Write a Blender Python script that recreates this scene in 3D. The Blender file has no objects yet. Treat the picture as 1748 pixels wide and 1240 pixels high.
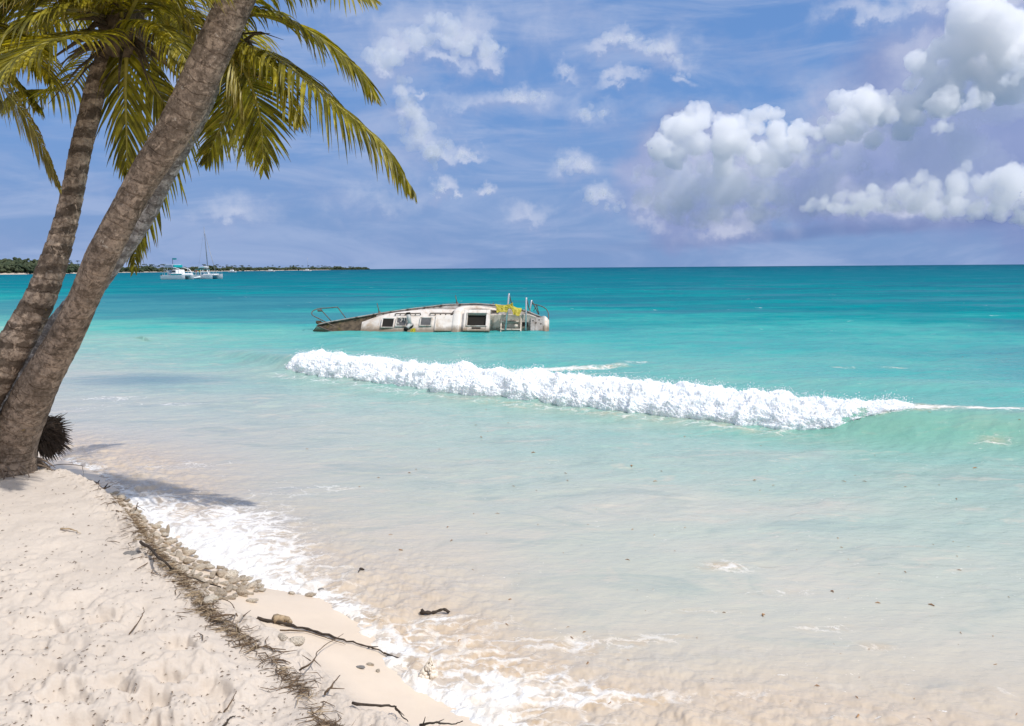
import bpy, math, random
import numpy as np
from mathutils import Vector, Matrix, noise as mn
random.seed(7); rng = np.random.default_rng(7)
scn = bpy.context.scene
COL = scn.collection
R = math.radians
# ---------------------------------------------------------------- camera
F = 1400.0; CX, CY = 874.0, 620.0; CAMZ = 2.6
PITCH = math.atan(162.2 / F); ROLL = R(0.415)
fw = np.array([0, math.cos(PITCH), -math.sin(PITCH)])
r0 = np.array([1.0, 0, 0]); u0 = np.array([0, math.sin(PITCH), math.cos(PITCH)])
rt = r0 * math.cos(ROLL) - u0 * math.sin(ROLL)
up = u0 * math.cos(ROLL) + r0 * math.sin(ROLL)
CAM = np.array([0, 0, CAMZ])
def ray(px, py): return fw * F + rt * (px - CX) + up * (CY - py)
def P(px, py, z=0.0):
    d = ray(px, py); return CAM + d * ((z - CAMZ) / d[2])
def D(px, py, Y):
    d = ray(px, py); return CAM + d * (Y / d[1])
cam = bpy.data.cameras.new('camera'); camo = bpy.data.objects.new('camera', cam); COL.objects.link(camo)
cam.sensor_width = 36; cam.lens = F / 1748 * 36; cam.clip_start = 0.05; cam.clip_end = 60000
M = Matrix(((rt[0], up[0], -fw[0], 0), (rt[1], up[1], -fw[1], 0), (rt[2], up[2], -fw[2], CAMZ), (0, 0, 0, 1)))
camo.matrix_world = M; scn.camera = camo
# ---------------------------------------------------------------- numpy noise
def _h(ix, iy, iz, seed):
    n = (ix.astype(np.int64) * 374761393 + iy.astype(np.int64) * 668265263 + iz.astype(np.int64) * 2147483647 + seed * 144269504) & 0xffffffff
    n = ((n ^ (n >> 13)) * 1274126177) & 0xffffffff
    n = ((n ^ (n >> 16)) * 2246822519) & 0xffffffff
    return (n ^ (n >> 15)) & 0xffffffff
def pn(x, y, seed=0):
    x = np.asarray(x, float); y = np.asarray(y, float)
    ix = np.floor(x); iy = np.floor(y); fx = x - ix; fy = y - iy
    z = np.zeros_like(ix)
    def g(dx, dy):
        a = _h(ix + dx, iy + dy, z, seed) * (2 * math.pi / 4294967296.0)
        return np.cos(a) * (fx - dx) + np.sin(a) * (fy - dy)
    u = fx * fx * fx * (fx * (fx * 6 - 15) + 10); v = fy * fy * fy * (fy * (fy * 6 - 15) + 10)
    a = g(0, 0); b = g(1, 0); c = g(0, 1); d = g(1, 1)
    return ((a + (b - a) * u) + ((c + (d - c) * u) - (a + (b - a) * u)) * v) * 1.5
def fbm(x, y, oct=4, seed=0, rough=.5, ridge=False):
    s = 0; a = 1; t = 0
    for i in range(oct):
        n = pn(x * 2 ** i + i * 17.3, y * 2 ** i - i * 9.1, seed + i)
        if ridge: n = 1 - 2 * np.abs(n)
        s = s + n * a; t += a; a *= rough
    return s / t
def pn3(p, seed=0):
    i0 = np.floor(p); f = p - i0; u = f * f * (3 - 2 * f); s = 0
    for dx in (0, 1):
        for dy in (0, 1):
            for dz in (0, 1):
                h = _h(i0[..., 0] + dx, i0[..., 1] + dy, i0[..., 2] + dz, seed); a = (h & 0xffff) * (2 * math.pi / 65536); c = ((h >> 16) & 0xffff) / 32768. - 1; q = np.sqrt(np.maximum(0, 1 - c * c))
                g = (f[..., 0] - dx) * q * np.cos(a) + (f[..., 1] - dy) * q * np.sin(a) + (f[..., 2] - dz) * c
                s = s + g * (u[..., 0] if dx else 1 - u[..., 0]) * (u[..., 1] if dy else 1 - u[..., 1]) * (u[..., 2] if dz else 1 - u[..., 2])
    return s * 1.6
def bill3(p, oct=4, seed=0):
    s = 0; a = 1; t = 0
    for i in range(oct): s = s + np.abs(pn3(p * 2.1 ** i + i * 5.3, seed + i)) * a; t += a; a *= .55
    return s / t
def sm(a, b, x):
    t = np.clip((x - a) / (b - a), 0, 1); return t * t * (3 - 2 * t)
def billow(x, y, oct=4, seed=0):
    s = 0; a = 1; t = 0
    for i in range(oct):
        s = s + np.abs(pn(x * 2.1 ** i + i * 5, y * 2.1 ** i, seed + i)) * a; t += a; a *= .55
    return s / t
def polyd(pl, X, Y):
    """signed distance to polyline (positive on its left), arc parameter, nearest index"""
    best = np.full(X.shape, 1e18); sgn = np.ones(X.shape); arc = np.zeros(X.shape); acc = 0
    for i in range(len(pl) - 1):
        ax, ay = pl[i][:2]; bx, by = pl[i + 1][:2]; dx, dy = bx - ax, by - ay; L2 = dx * dx + dy * dy; L = math.sqrt(L2)
        t = np.clip(((X - ax) * dx + (Y - ay) * dy) / L2, 0, 1)
        ex = X - ax - t * dx; ey = Y - ay - t * dy; d = ex * ex + ey * ey
        m = d < best
        best = np.where(m, d, best); cr = dx * (Y - ay) - dy * (X - ax)
        sgn = np.where(m, np.sign(cr), sgn); arc = np.where(m, acc + t * L, arc); acc += L
    return np.sqrt(best) * sgn, arc
def cat(pts, n):
    """Catmull-Rom through pts (any dimension), n samples"""
    p = np.array(pts, float); k = len(p)
    e = np.vstack([2 * p[0] - p[1], p, 2 * p[-1] - p[-2]])
    out = []
    for s in np.linspace(0, k - 1 - 1e-9, n):
        i = int(s); t = s - i; a, b, c, d = e[i], e[i + 1], e[i + 2], e[i + 3]
        out.append(.5 * ((2 * b) + (-a + c) * t + (2 * a - 5 * b + 4 * c - d) * t * t + (-a + 3 * b - 3 * c + d) * t ** 3))
    return np.array(out)
# ---------------------------------------------------------------- mesh helpers
def tag(o, label=None, cat=None, group=None, kind=None):
    if label: o['label'] = label
    if cat: o['category'] = cat
    if group: o['group'] = group
    if kind: o['kind'] = kind
    return o
def empty(name, loc, label, cat, group=None):
    o = bpy.data.objects.new(name, None); COL.objects.link(o); o.location = Vector([float(v) for v in loc]); o.empty_display_size = .1
    return tag(o, label, cat, group)
def gridmesh(name, V, nu, nv, mat, parent=None, attrs=None, wrap=False, smooth=True, link=True):
    V = np.asarray(V, np.float32).reshape(-1, 3)
    i = np.arange(nu - 1)[:, None]; j = np.arange(nv if wrap else nv - 1)[None, :]
    j2 = (j + 1) % nv
    Fc = np.stack([i * nv + j, i * nv + j2, (i + 1) * nv + j2, (i + 1) * nv + j], -1).reshape(-1, 4)
    return rawmesh(name, V, Fc, mat, parent, attrs, smooth, link)
def rawmesh(name, V, Fc, mat, parent=None, attrs=None, smooth=True, link=True):
    me = bpy.data.meshes.new(name); V = np.asarray(V, np.float32).reshape(-1, 3); Fc = np.asarray(Fc, np.int32)
    n = Fc.shape[1]
    me.vertices.add(len(V)); me.vertices.foreach_set('co', V.ravel())
    me.loops.add(Fc.size); me.loops.foreach_set('vertex_index', Fc.ravel())
    me.polygons.add(len(Fc)); me.polygons.foreach_set('loop_start', np.arange(len(Fc), dtype=np.int32) * n)
    me.polygons.foreach_set('loop_total', np.full(len(Fc), n, np.int32))
    me.update(calc_edges=True); me.validate()
    me.polygons.foreach_set('use_smooth', np.full(len(me.polygons), smooth)); 
    for k, a in (attrs or {}).items():
        at = me.attributes.new(k, 'FLOAT', 'POINT'); at.data.foreach_set('value', np.asarray(a, np.float32).ravel())
    me.materials.append(mat)
    o = bpy.data.objects.new(name, me)
    if link: COL.objects.link(o)
    if parent: o.parent = parent
    return o
class MB:
    def __init__(s): s.v = []; s.f = []
    def add(s, V, Fc):
        b = len(s.v); s.v += [tuple(map(float, p)) for p in V]; s.f += [tuple(b + i for i in f) for f in Fc]; return s
    def box(s, c, d, rot=None, bev=0.0, taper=1.0):
        x, y, z = [q / 2 for q in d]; V = []
        if bev <= 0:
            for sz in (-1, 1):
                k = taper if sz > 0 else 1
                for sx, sy in ((-1, -1), (1, -1), (1, 1), (-1, 1)): V.append(Vector((sx * x * k, sy * y * k, sz * z)))
            Fc = [(0, 3, 2, 1), (4, 5, 6, 7), (0, 1, 5, 4), (1, 2, 6, 5), (2, 3, 7, 6), (3, 0, 4, 7)]
        else:
            lv = [(-z, bev), (-z + bev, 0), (z - bev, 0), (z, bev)]
            for zz, ins in lv:
                k = taper if zz > 0 else 1
                X, Y = (x - ins) * k, (y - ins) * k; b = bev
                for q in ((-X + b, -Y), (X - b, -Y), (X, -Y + b), (X, Y - b), (X - b, Y), (-X + b, Y), (-X, Y - b), (-X, -Y + b)): V.append(Vector((q[0], q[1], zz)))
            Fc = [tuple(range(7, -1, -1)), tuple(range(24, 32))]
            for l in range(3):
                for k in range(8): Fc.append((l * 8 + k, l * 8 + (k + 1) % 8, l * 8 + 8 + (k + 1) % 8, l * 8 + 8 + k))
        c = Vector(c)
        if rot: V = [rot @ p for p in V]
        return s.add([p + c for p in V], Fc)
    def tube(s, pts, r, n=8, cap=True):
        pts = [Vector([float(q) for q in p]) for p in pts]; k = len(pts)
        rr = r if hasattr(r, '__len__') else [r] * k
        V = []; a = None
        for i, p in enumerate(pts):
            t = (pts[min(i + 1, k - 1)] - pts[max(i - 1, 0)]).normalized()
            if a is None:
                a = t.cross(Vector((0, 0, 1)));
                if a.length < .1: a = t.cross(Vector((0, 1, 0)))
            a = (a - t * a.dot(t)).normalized(); b = t.cross(a)
            for j in range(n):
                th = 2 * math.pi * j / n; V.append(p + (a * math.cos(th) + b * math.sin(th)) * rr[i])
        Fc = [(i * n + j, i * n + (j + 1) % n, (i + 1) * n + (j + 1) % n, (i + 1) * n + j) for i in range(k - 1) for j in range(n)]
        if cap: Fc += [tuple(range(n - 1, -1, -1)), tuple(range((k - 1) * n, k * n))]
        return s.add(V, Fc)
    def quadgrid(s, G):
        nu = len(G); nv = len(G[0])
        return s.add([p for r_ in G for p in r_], [(i * nv + j, i * nv + j + 1, (i + 1) * nv + j + 1, (i + 1) * nv + j) for i in range(nu - 1) for j in range(nv - 1)])
    def build(s, name, mat, parent=None, smooth=False, link=True):
        me = bpy.data.meshes.new(name); me.from_pydata(s.v, [], s.f); me.materials.append(mat)
        if smooth:
            for p in me.polygons: p.use_smooth = True
        o = bpy.data.objects.new(name, me)
        if link: COL.objects.link(o)
        if parent: o.parent = parent
        return o
# ---------------------------------------------------------------- node helpers
def lin(c): return tuple(((v / 255) / 12.92 if v / 255 <= .04045 else ((v / 255 + .055) / 1.055) ** 2.4) for v in c)
class NT:
    def __init__(s, nt): s.nt = nt; s.n = nt.nodes; s.l = nt.links
    def set(s, sock, v):
        if hasattr(v, 'is_output') or isinstance(v, bpy.types.NodeSocket): s.l.new(v, sock)
        elif hasattr(v, '__len__'):
            v = tuple(v)
            if len(v) == 3 and sock.type == 'RGBA': v = v + (1,)
            sock.default_value = v
        else: sock.default_value = v
    def math(s, op, a, b=0.0, c=None, clamp=False):
        n = s.n.new('ShaderNodeMath'); n.operation = op; n.use_clamp = clamp
        s.set(n.inputs[0], a); s.set(n.inputs[1], b)
        if c is not None: s.set(n.inputs[2], c)
        return n.outputs[0]
    def vm(s, op, a, b=None, c=None):
        n = s.n.new('ShaderNodeVectorMath'); n.operation = op; s.set(n.inputs[0], a)
        if b is not None:
            if op == 'SCALE': s.set(n.inputs['Scale'], b)
            else: s.set(n.inputs[1], b)
        if c is not None: s.set(n.inputs[2], c)
        return n.outputs['Value'] if op in ('LENGTH', 'DOT_PRODUCT', 'DISTANCE') else n.outputs[0]
    def noise(s, vec, scale=5, detail=4, rough=.5, dist=0, dim='3D', typ='FBM', out=0, w=None):
        n = s.n.new('ShaderNodeTexNoise'); n.noise_dimensions = dim; n.noise_type = typ
        if vec is not None: s.set(n.inputs['Vector'], vec)
        n.inputs['Scale'].default_value = scale; n.inputs['Detail'].default_value = detail; n.inputs['Roughness'].default_value = rough; n.inputs['Distortion'].default_value = dist
        return n.outputs[out]
    def voro(s, vec, scale=5, feature='SMOOTH_F1', detail=0, rough=.5, rand=1, dim='3D', out='Distance', smooth=.3):
        n = s.n.new('ShaderNodeTexVoronoi'); n.voronoi_dimensions = dim; n.feature = feature
        s.set(n.inputs['Vector'], vec); n.inputs['Scale'].default_value = scale
        if 'Detail' in n.inputs: n.inputs['Detail'].default_value = detail; n.inputs['Roughness'].default_value = rough
        if feature == 'SMOOTH_F1': n.inputs['Smoothness'].default_value = smooth
        n.inputs['Randomness'].default_value = rand
        return n.outputs[out]
    def mr(s, v, a, b, c=0.0, d=1.0, smooth=True):
        n = s.n.new('ShaderNodeMapRange'); n.interpolation_type = 'SMOOTHSTEP' if smooth else 'LINEAR'; n.clamp = True
        s.set(n.inputs[0], v)
        for i, q in enumerate((a, b, c, d)): s.set(n.inputs[i + 1], q)
        return n.outputs[0]
    def mix(s, f, a, b, bt='MIX'):
        n = s.n.new('ShaderNodeMix'); n.data_type = 'RGBA'; n.blend_type = bt
        s.set(n.inputs[0], f); s.set(n.inputs[6], a); s.set(n.inputs[7], b); return n.outputs[2]
    def ramp(s, v, stops, interp='LINEAR'):
        n = s.n.new('ShaderNodeValToRGB'); cr = n.color_ramp; cr.interpolation = interp; s.set(n.inputs[0], v)
        while len(cr.elements) < len(stops): cr.elements.new(.5)
        for e, (p, c) in zip(cr.elements, stops): e.position = p; e.color = tuple(c) + (1,)
        return n.outputs[0]
    def attr(s, name):
        n = s.n.new('ShaderNodeAttribute'); n.attribute_name = name; return n.outputs['Fac']
    def pos(s): return s.n.new('ShaderNodeNewGeometry').outputs['Position']
    def obj(s): return s.n.new('ShaderNodeTexCoord').outputs['Object']
    def comb(s, x, y, z):
        n = s.n.new('ShaderNodeCombineXYZ'); s.set(n.inputs[0], x); s.set(n.inputs[1], y); s.set(n.inputs[2], z); return n.outputs[0]
    def sep(s, v):
        n = s.n.new('ShaderNodeSeparateXYZ'); s.set(n.inputs[0], v); return n.outputs
    def bump(s, h, dist=.01, strength=1, normal=None):
        n = s.n.new('ShaderNodeBump'); s.set(n.inputs['Height'], h); s.set(n.inputs['Distance'], dist); s.set(n.inputs['Strength'], strength)
        if normal is not None: s.set(n.inputs['Normal'], normal)
        return n.outputs[0]
def material(name):
    m = bpy.data.materials.new(name); m.use_nodes = True; t = NT(m.node_tree)
    b = m.node_tree.nodes['Principled BSDF']; return m, t, b
def flat_mat(name, col, rough=.6, var=.15, scale=6, metal=0, spec=.4, dirt=None, dirt_amt=.5, bumpd=0):
    m, t, b = material(name); p = t.obj()
    n = t.noise(p, scale, 5, .6)
    c = t.mix(t.mr(n, .3, .7), tuple(v * (1 - var) for v in col), tuple(min(1, v * (1 + var)) for v in col))
    if dirt:
        n2 = t.noise(p, scale * .6, 6, .7, 1.0)
        c = t.mix(t.mr(n2, .62 - dirt_amt * .3, .75, 0, .9), c, dirt)
    t.set(b.inputs['Base Color'], c); b.inputs['Roughness'].default_value = rough; b.inputs['Metallic'].default_value = metal
    b.inputs['Specular IOR Level'].default_value = spec
    if bumpd: t.set(b.inputs['Normal'], t.bump(t.noise(p, scale * 6, 5, .6), bumpd))
    return m
# ================================================================ WORLD
SUN = Vector((0.60, -0.30, 1.0)).normalized()
SUN_EL = math.asin(SUN.z); 
scn.cycles.volume_bounces = 12; scn.cycles.max_bounces = 14; scn.cycles.diffuse_bounces = 8; scn.cycles.glossy_bounces = 2; scn.cycles.transmission_bounces = 6; scn.cycles.transparent_max_bounces = 32; scn.cycles.caustics_reflective = False; scn.cycles.caustics_refractive = False
scn.view_settings.view_transform = 'Standard'; scn.view_settings.look = 'None'; scn.view_settings.gamma = 1; scn.view_settings.exposure = 0.07
sun = bpy.data.lights.new('sun', 'SUN'); sun.energy = 3.3; sun.angle = R(.53); sun.color = (1, .96, .91)
suno = bpy.data.objects.new('sun', sun); COL.objects.link(suno); suno.rotation_euler = SUN.to_track_quat('Z', 'Y').to_euler(); suno.location = (0, 0, 30)
world = bpy.data.worlds.new('World'); scn.world = world; world.use_nodes = True
SKYK = .1
def azel(px, py):
    d = ray(px, py); d = d / np.linalg.norm(d); return math.atan2(d[0], d[1]), math.asin(d[2])
def blob_group(name, blobs, smooth):
    g = bpy.data.node_groups.new(name, 'ShaderNodeTree')
    g.interface.new_socket('p', in_out='INPUT', socket_type='NodeSocketVector'); g.interface.new_socket('d', in_out='OUTPUT', socket_type='NodeSocketFloat')
    t = NT(g); gi = g.nodes.new('NodeGroupInput'); go = g.nodes.new('NodeGroupOutput'); acc = None
    for (px, py, rx, ry, *w) in blobs:
        a, e = azel(px, py); w = w[0] if w else 1.0
        ix, iy = F / rx, F / ry
        q = t.vm('MULTIPLY_ADD', gi.outputs[0], (ix, iy, 0), (-a * ix, -e * iy, 0))
        l = t.vm('LENGTH', q)
        v = t.math('MULTIPLY_ADD', l, -w, w)
        if acc is None: acc = v
        else: acc = t.math('SMOOTH_MAX', acc, v, smooth)
    g.links.new(acc, go.inputs[0]); return g
cumulus = [ # px, py, rx, ry
 (1182,198,42,36),(1160,240,60,50),(1100,300,26,20),(1215,255,70,50),(1255,225,45,42),(1298,205,40,34),(1310,250,55,50),(1275,300,75,55),(1190,320,80,50),(1150,345,60,36),
 (1375,240,40,30),(1352,275,35,35),(1440,190,45,42),(1480,175,50,34),(1530,200,60,45),(1420,220,50,25),(1555,135,20,28),(1585,95,48,42),(1640,70,46,45),(1620,120,66,40),(1700,60,80,80),(1745,100,60,70),(1600,170,60,50),
 (1655,168,28,24),(1722,137,20,15),(1612,212,24,18),
]
lowbank = [(1400,352,44,20),(1450,345,60,24),(1520,335,60,32),(1575,315,38,26),(1600,345,90,34),(1650,310,46,42),(1700,320,60,42),(1748,310,60,48),(1740,350,120,34)]
soft = [(650,95,60,40),(700,75,90,42),(790,60,80,40),(830,90,50,28),(760,95,90,30),(690,150,30,28),(722,158,14,10),(700,190,45,36),(715,230,55,40),(745,265,50,30),(790,268,36,12),(750,330,26,22),(830,325,16,16),(775,338,16,8),
 (880,165,90,30,.8),(800,175,60,26,.6),(1010,190,50,32,.6),(1055,70,70,24,.9),(1120,75,55,30,.9),(1140,100,50,20,.7),(1160,130,30,14,.8),(1060,132,40,14,.7),(965,120,32,16,.7),(980,285,50,30,.9),(1020,340,48,34,.85),(1100,350,60,36,.6),(905,370,50,20,.6),(400,360,70,26,.6),(640,350,80,26,.4),
 (1480,30,80,22,.8),(1560,20,80,34,.8),(1680,10,110,40,1),(240,10,120,60,.5),(330,140,80,60,.4),(920,60,120,60,.35),(600,30,100,40,.4),(1105,372,60,26,.6),(1250,385,120,36,.7),(1220,300,150,110,.85),(1440,215,110,60,.75),(1600,120,110,80,.8),(1700,60,120,100,.8),(1570,345,210,44,.85),(1330,260,80,50,.6),(690,60,130,60,.6),(700,230,80,110,.45)]
mass = [(1500,250,180,90),(1620,200,190,160),(1748,180,220,220),(1400,310,150,80),(1230,330,170,90),(1600,330,260,60),(1160,280,110,90,.8)]
def build_world():
    nt = world.node_tree; t = NT(nt); bg = nt.nodes['Background']; bg.inputs[1].default_value = SKYK
    sky = nt.nodes.new('ShaderNodeTexSky'); sky.sky_type = 'NISHITA'; sky.sun_disc = False
    sky.sun_elevation = SUN_EL; sky.sun_rotation = math.atan2(SUN.x, SUN.y); sky.altitude = 0; sky.air_density = 1.0; sky.dust_density = 1.0; sky.ozone_density = 3
    tc = nt.nodes.new('ShaderNodeTexCoord').outputs['Generated']
    s = t.sep(tc); az = t.math('ARCTAN2', s[0], s[1]); el = t.math('ARCSINE', s[2]); p = t.comb(az, el, 0)
    def c(rgb): return tuple(v / SKYK for v in lin(rgb))
    # clear-sky colour from the sky texture, graded toward the deep tropical blue
    col = t.mix(1.0, sky.outputs[0], (.80, .93, 1.14), 'MULTIPLY')
    col = t.mix(t.mr(el, -.02, .30, .96, .72), col, t.mix(t.mr(el, 0, .24), c((124, 153, 201)), c((103, 147, 208))))
    # thin high streaks
    st = t.noise(t.vm('MULTIPLY', p, (3.2, 15, 1)), 1.6, 6, .6, .6)
    col = t.mix(t.mr(st, .40, .68, 0, .62), col, c((166, 183, 218)))
    st2 = t.noise(t.vm('MULTIPLY', p, (5, 9, 1)), 2.2, 6, .62, .2)
    col = t.mix(t.mr(st2, .45, .75, 0, .45), col, c((146, 165, 207)))
    w1 = t.vm('SCALE', t.vm('SUBTRACT', t.noise(p, 14, 5, .62, 0, out=1), (.5, .5, .5)), .085)
    w2 = t.vm('SCALE', t.vm('SUBTRACT', t.noise(p, 46, 5, .6, 0, out=1), (.5, .5, .5)), .030)
    def grp(g, v):
        n = nt.nodes.new('ShaderNodeGroup'); n.node_tree = g; nt.links.new(v, n.inputs[0]); return n.outputs[0]
    # broad shaded mass behind the cumulus
    gm = blob_group('mass_field', mass, .25); dm = grp(gm, t.vm('ADD', p, w1))
    fm = t.noise(p, 9, 6, .55, .3)
    dm2 = t.math('ADD', dm, t.math('MULTIPLY_ADD', fm, .7, -.35))
    mcol = t.mix(t.mr(t.noise(p, 7, 4, .5), .35, .65), c((130, 147, 194)), c((150, 163, 205)))
    mcol = t.mix(t.mr(t.math('ADD', el, t.math('MULTIPLY', az, -.06)), .02, .09, .8, 0), mcol, c((122, 138, 188)))
    col = t.mix(t.mr(dm2, -.12, .38, 0, .94), col, mcol)
    # flat dark bases above the horizon
    for (x0, y0, x1, y1, half, a_) in ((1060, 418, 1748, 368, 13, .42), (900, 436, 1300, 404, 9, .25)):
        a0, e0 = azel(x0, y0); a1, e1 = azel(x1, y1); k = (e1 - e0) / (a1 - a0)
        line = t.math('SUBTRACT', t.math('ADD', el, t.math('MULTIPLY_ADD', t.noise(p, 16, 3, .5), .012, -.006)), t.math('MULTIPLY_ADD', az, k, e0 - a0 * k))
        band = t.mr(t.math('ABSOLUTE', line), half / F * .2, half / F * 1.5, 1, 0)
        band = t.math('MULTIPLY', band, t.mr(az, a0, a0 + .25))
        col = t.mix(t.math('MULTIPLY', band, a_), col, c((104, 122, 172)))
    # soft bright clouds
    gs = blob_group('soft_field', soft, .15)
    pw = t.vm('ADD', t.vm('ADD', p, w1), t.vm('SCALE', w2, .8))
    ds = grp(gs, pw); fs = t.noise(p, 22, 6, .56, .5)
    hs = t.math('ADD', ds, t.math('MULTIPLY_ADD', fs, 1.0, -.46))
    ds_up = grp(gs, t.vm('ADD', pw, (.004, .012, 0)))
    lit = t.mr(t.math('ADD', t.math('SUBTRACT', ds, ds_up), t.math('MULTIPLY_ADD', fs, .5, -.25)), -.25, .3)
    scol = t.mix(lit, c((158, 171, 208)), c((212, 217, 234)))
    col = t.mix(t.mr(hs, -.25, 1.1, 0, .70), col, scol)
    # scattered bright cloud added out of view, overhead and behind, to lift ambient light
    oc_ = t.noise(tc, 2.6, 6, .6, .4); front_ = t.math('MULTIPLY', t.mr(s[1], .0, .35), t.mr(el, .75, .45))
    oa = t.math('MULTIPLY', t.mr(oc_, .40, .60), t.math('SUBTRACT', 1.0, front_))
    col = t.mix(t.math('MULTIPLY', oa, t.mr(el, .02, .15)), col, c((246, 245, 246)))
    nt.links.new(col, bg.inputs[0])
    world.cycles.sampling_method = 'MANUAL'; world.cycles.sample_map_resolution = 512
build_world()
# ---------------------------------------------------------------- cumulus clouds: heaps of billows far out over the sea
ICO = None
def ico2(sub):
    import bmesh
    bm = bmesh.new(); bmesh.ops.create_icosphere(bm, subdivisions=sub, radius=1); V = np.array([v.co[:] for v in bm.verts]); Fc = np.array([[v.index for v in f.verts] for f in bm.faces]); bm.free(); return V, Fc
def cloudmat(name, dens, col=(1, 1, 1)):
    m, t, b = material(name); t.n.remove(b); v = t.n.new('ShaderNodeVolumePrincipled')
    v.inputs['Color'].default_value = col + (1,); v.inputs['Density'].default_value = dens; v.inputs['Anisotropy'].default_value = .15
    t.l.new(v.outputs[0], t.n['Material Output'].inputs['Volume']); return m
def cloud(name, lst, Dk, mat, seed, n1=26, n2=9, vox=15.0, sub=3, dens=1.0):
    rd = np.random.default_rng(seed); cs = []; rs_ = []
    for (px, py, rx, ry, *_) in lst:
        for q in range(int(6 * max(1, (rx / ry)) * dens)):
            a = rd.uniform(0, 2 * math.pi); u = math.sqrt(rd.uniform(0, 1)) * .72; r_ = min(rx, ry) * rd.uniform(.22, .52) * (1.15 - u * .5)
            cs.append(D(px + math.cos(a) * u * rx, py + math.sin(a) * u * ry, Dk * rd.uniform(.965, 1.035))); rs_.append(r_ / F * Dk)
    L = [(np.array(cs), np.array(rs_))]
    for lvl, (nn, f0, f1) in enumerate(((n1, .22, .46), (n2, .26, .50))[:sub - 1]):
        c0, r0_ = L[-1]; m_ = len(c0) * nn; d = rd.normal(size=(m_, 3)); d[:, 1] = -np.abs(d[:, 1]) * .8; d[:, 2] += .25; d /= np.linalg.norm(d, axis=1)[:, None]
        c1 = np.repeat(c0, nn, 0) + d * (np.repeat(r0_, nn) * rd.uniform(.78, 1.0, m_))[:, None]; L.append((c1, np.repeat(r0_, nn) * rd.uniform(f0, f1, m_)))
    VV = []; FF = []; nb = 0
    for lvl, (c_, r_) in enumerate(L):
        iv, ifc = ico2([2, 1, 1, 1][lvl]); dis = 1 + .05 * rd.normal(size=(len(c_), len(iv), 1)) * (.5 if lvl else .2)
        V = (iv[None] * dis * r_[:, None, None] + c_[:, None]).reshape(-1, 3); VV.append(V); FF.append((ifc[None] + np.arange(len(c_))[:, None, None] * len(iv)).reshape(-1, 3) + nb); nb += len(V)
    o = rawmesh(name, np.vstack(VV), np.vstack(FF), mat); md = o.modifiers.new('union', 'REMESH'); md.mode = 'VOXEL'; md.voxel_size = vox
    dg = bpy.context.evaluated_depsgraph_get(); me2 = bpy.data.meshes.new_from_object(o.evaluated_get(dg)); o.modifiers.clear(); o.data = me2
    nv_ = len(me2.vertices); cv = np.empty(nv_ * 3, np.float32); me2.vertices.foreach_get('co', cv); cv = cv.reshape(-1, 3).astype(float); nn_ = np.empty(nv_ * 3, np.float32); me2.vertex_normals.foreach_get('vector', nn_); nn_ = nn_.reshape(-1, 3)
    cv = cv + nn_ * ((bill3(cv / 230.0, 3, 7) - .25) * vox * 6.0)[:, None]; me2.vertices.foreach_set('co', cv.astype(np.float32).ravel()); me2.update()
    me2.polygons.foreach_set('use_smooth', np.ones(len(me2.polygons), bool)); o['kind'] = 'structure'; return o
tall = cumulus[:-3] + [(1235,330,90,46),(1300,345,60,40),(1130,330,60,44),(1170,285,60,40),(1340,225,40,34),(1265,250,50,40),(1460,215,70,44),(1500,185,60,40),(1570,165,60,44),(1610,100,60,44),(1665,95,70,50),(1720,80,70,70),(1200,370,90,26),(1395,262,50,26),(1690,150,70,40)]
hi_ = [q for q in tall if q[1] < 262 + max(0, 0) and q[1] < 300 - max(0, q[0] - 1340) * .25]; lo_ = [q for q in tall if q not in hi_]
cloud('cloud', hi_, 12000.0, cloudmat('cumulus_cloud', .0075), 3, n1=30, n2=10, vox=14.0)
cloud('cloud', lo_, 12300.0, cloudmat('flank_cloud', .0022, (1, 1, 1)), 4, n1=22, n2=7, vox=18.0)
cloud('cloud', cumulus[-3:] + [(1600,222,14,12),(1662,158,14,12),(1735,112,30,26)], 10500.0, cloudmat('puff_cloud', .005), 8)
cloud('cloud', lowbank + [(1470,358,110,14),(1640,358,120,22)], 11000.0, cloudmat('bank_cloud', .005), 5)
hz = [(1240,360,150,44),(1190,310,100,60),(1420,330,190,60),(1420,270,90,60),(1600,300,190,80),(1700,210,120,110),(1560,230,120,60),(1680,120,110,90),(1748,60,80,80)]
cloud('cloud', hz, 12600.0, cloudmat('shaded_veil', .00075, (.86, .89, .95)), 16, n1=10, vox=45.0, sub=2, dens=1.4)  # veil tint greyed to stand for shade from the cloud above
column = [(648,100,44,34),(690,70,60,30),(740,50,70,26),(800,78,60,28),(840,88,36,18),(690,150,24,22),(722,158,10,8),(700,190,36,32),(712,225,46,34),(745,262,44,26),(790,266,30,9),(745,328,22,16),(775,338,12,6),(830,322,11,14)]
cloud('cloud', column, 14000.0, cloudmat('veil_cloud', .0030), 6, vox=24.0, sub=2)
small = [(1060,68,55,12),(1120,78,45,16),(1140,100,40,10),(1160,130,24,8),(965,120,24,9),(980,282,38,18),(1020,338,34,20),(1050,350,26,14),(890,165,60,14),(1010,190,36,18)]
cloud('cloud', small, 13500.0, cloudmat('wisp_cloud', .0028), 7, vox=22.0, sub=2)
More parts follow.
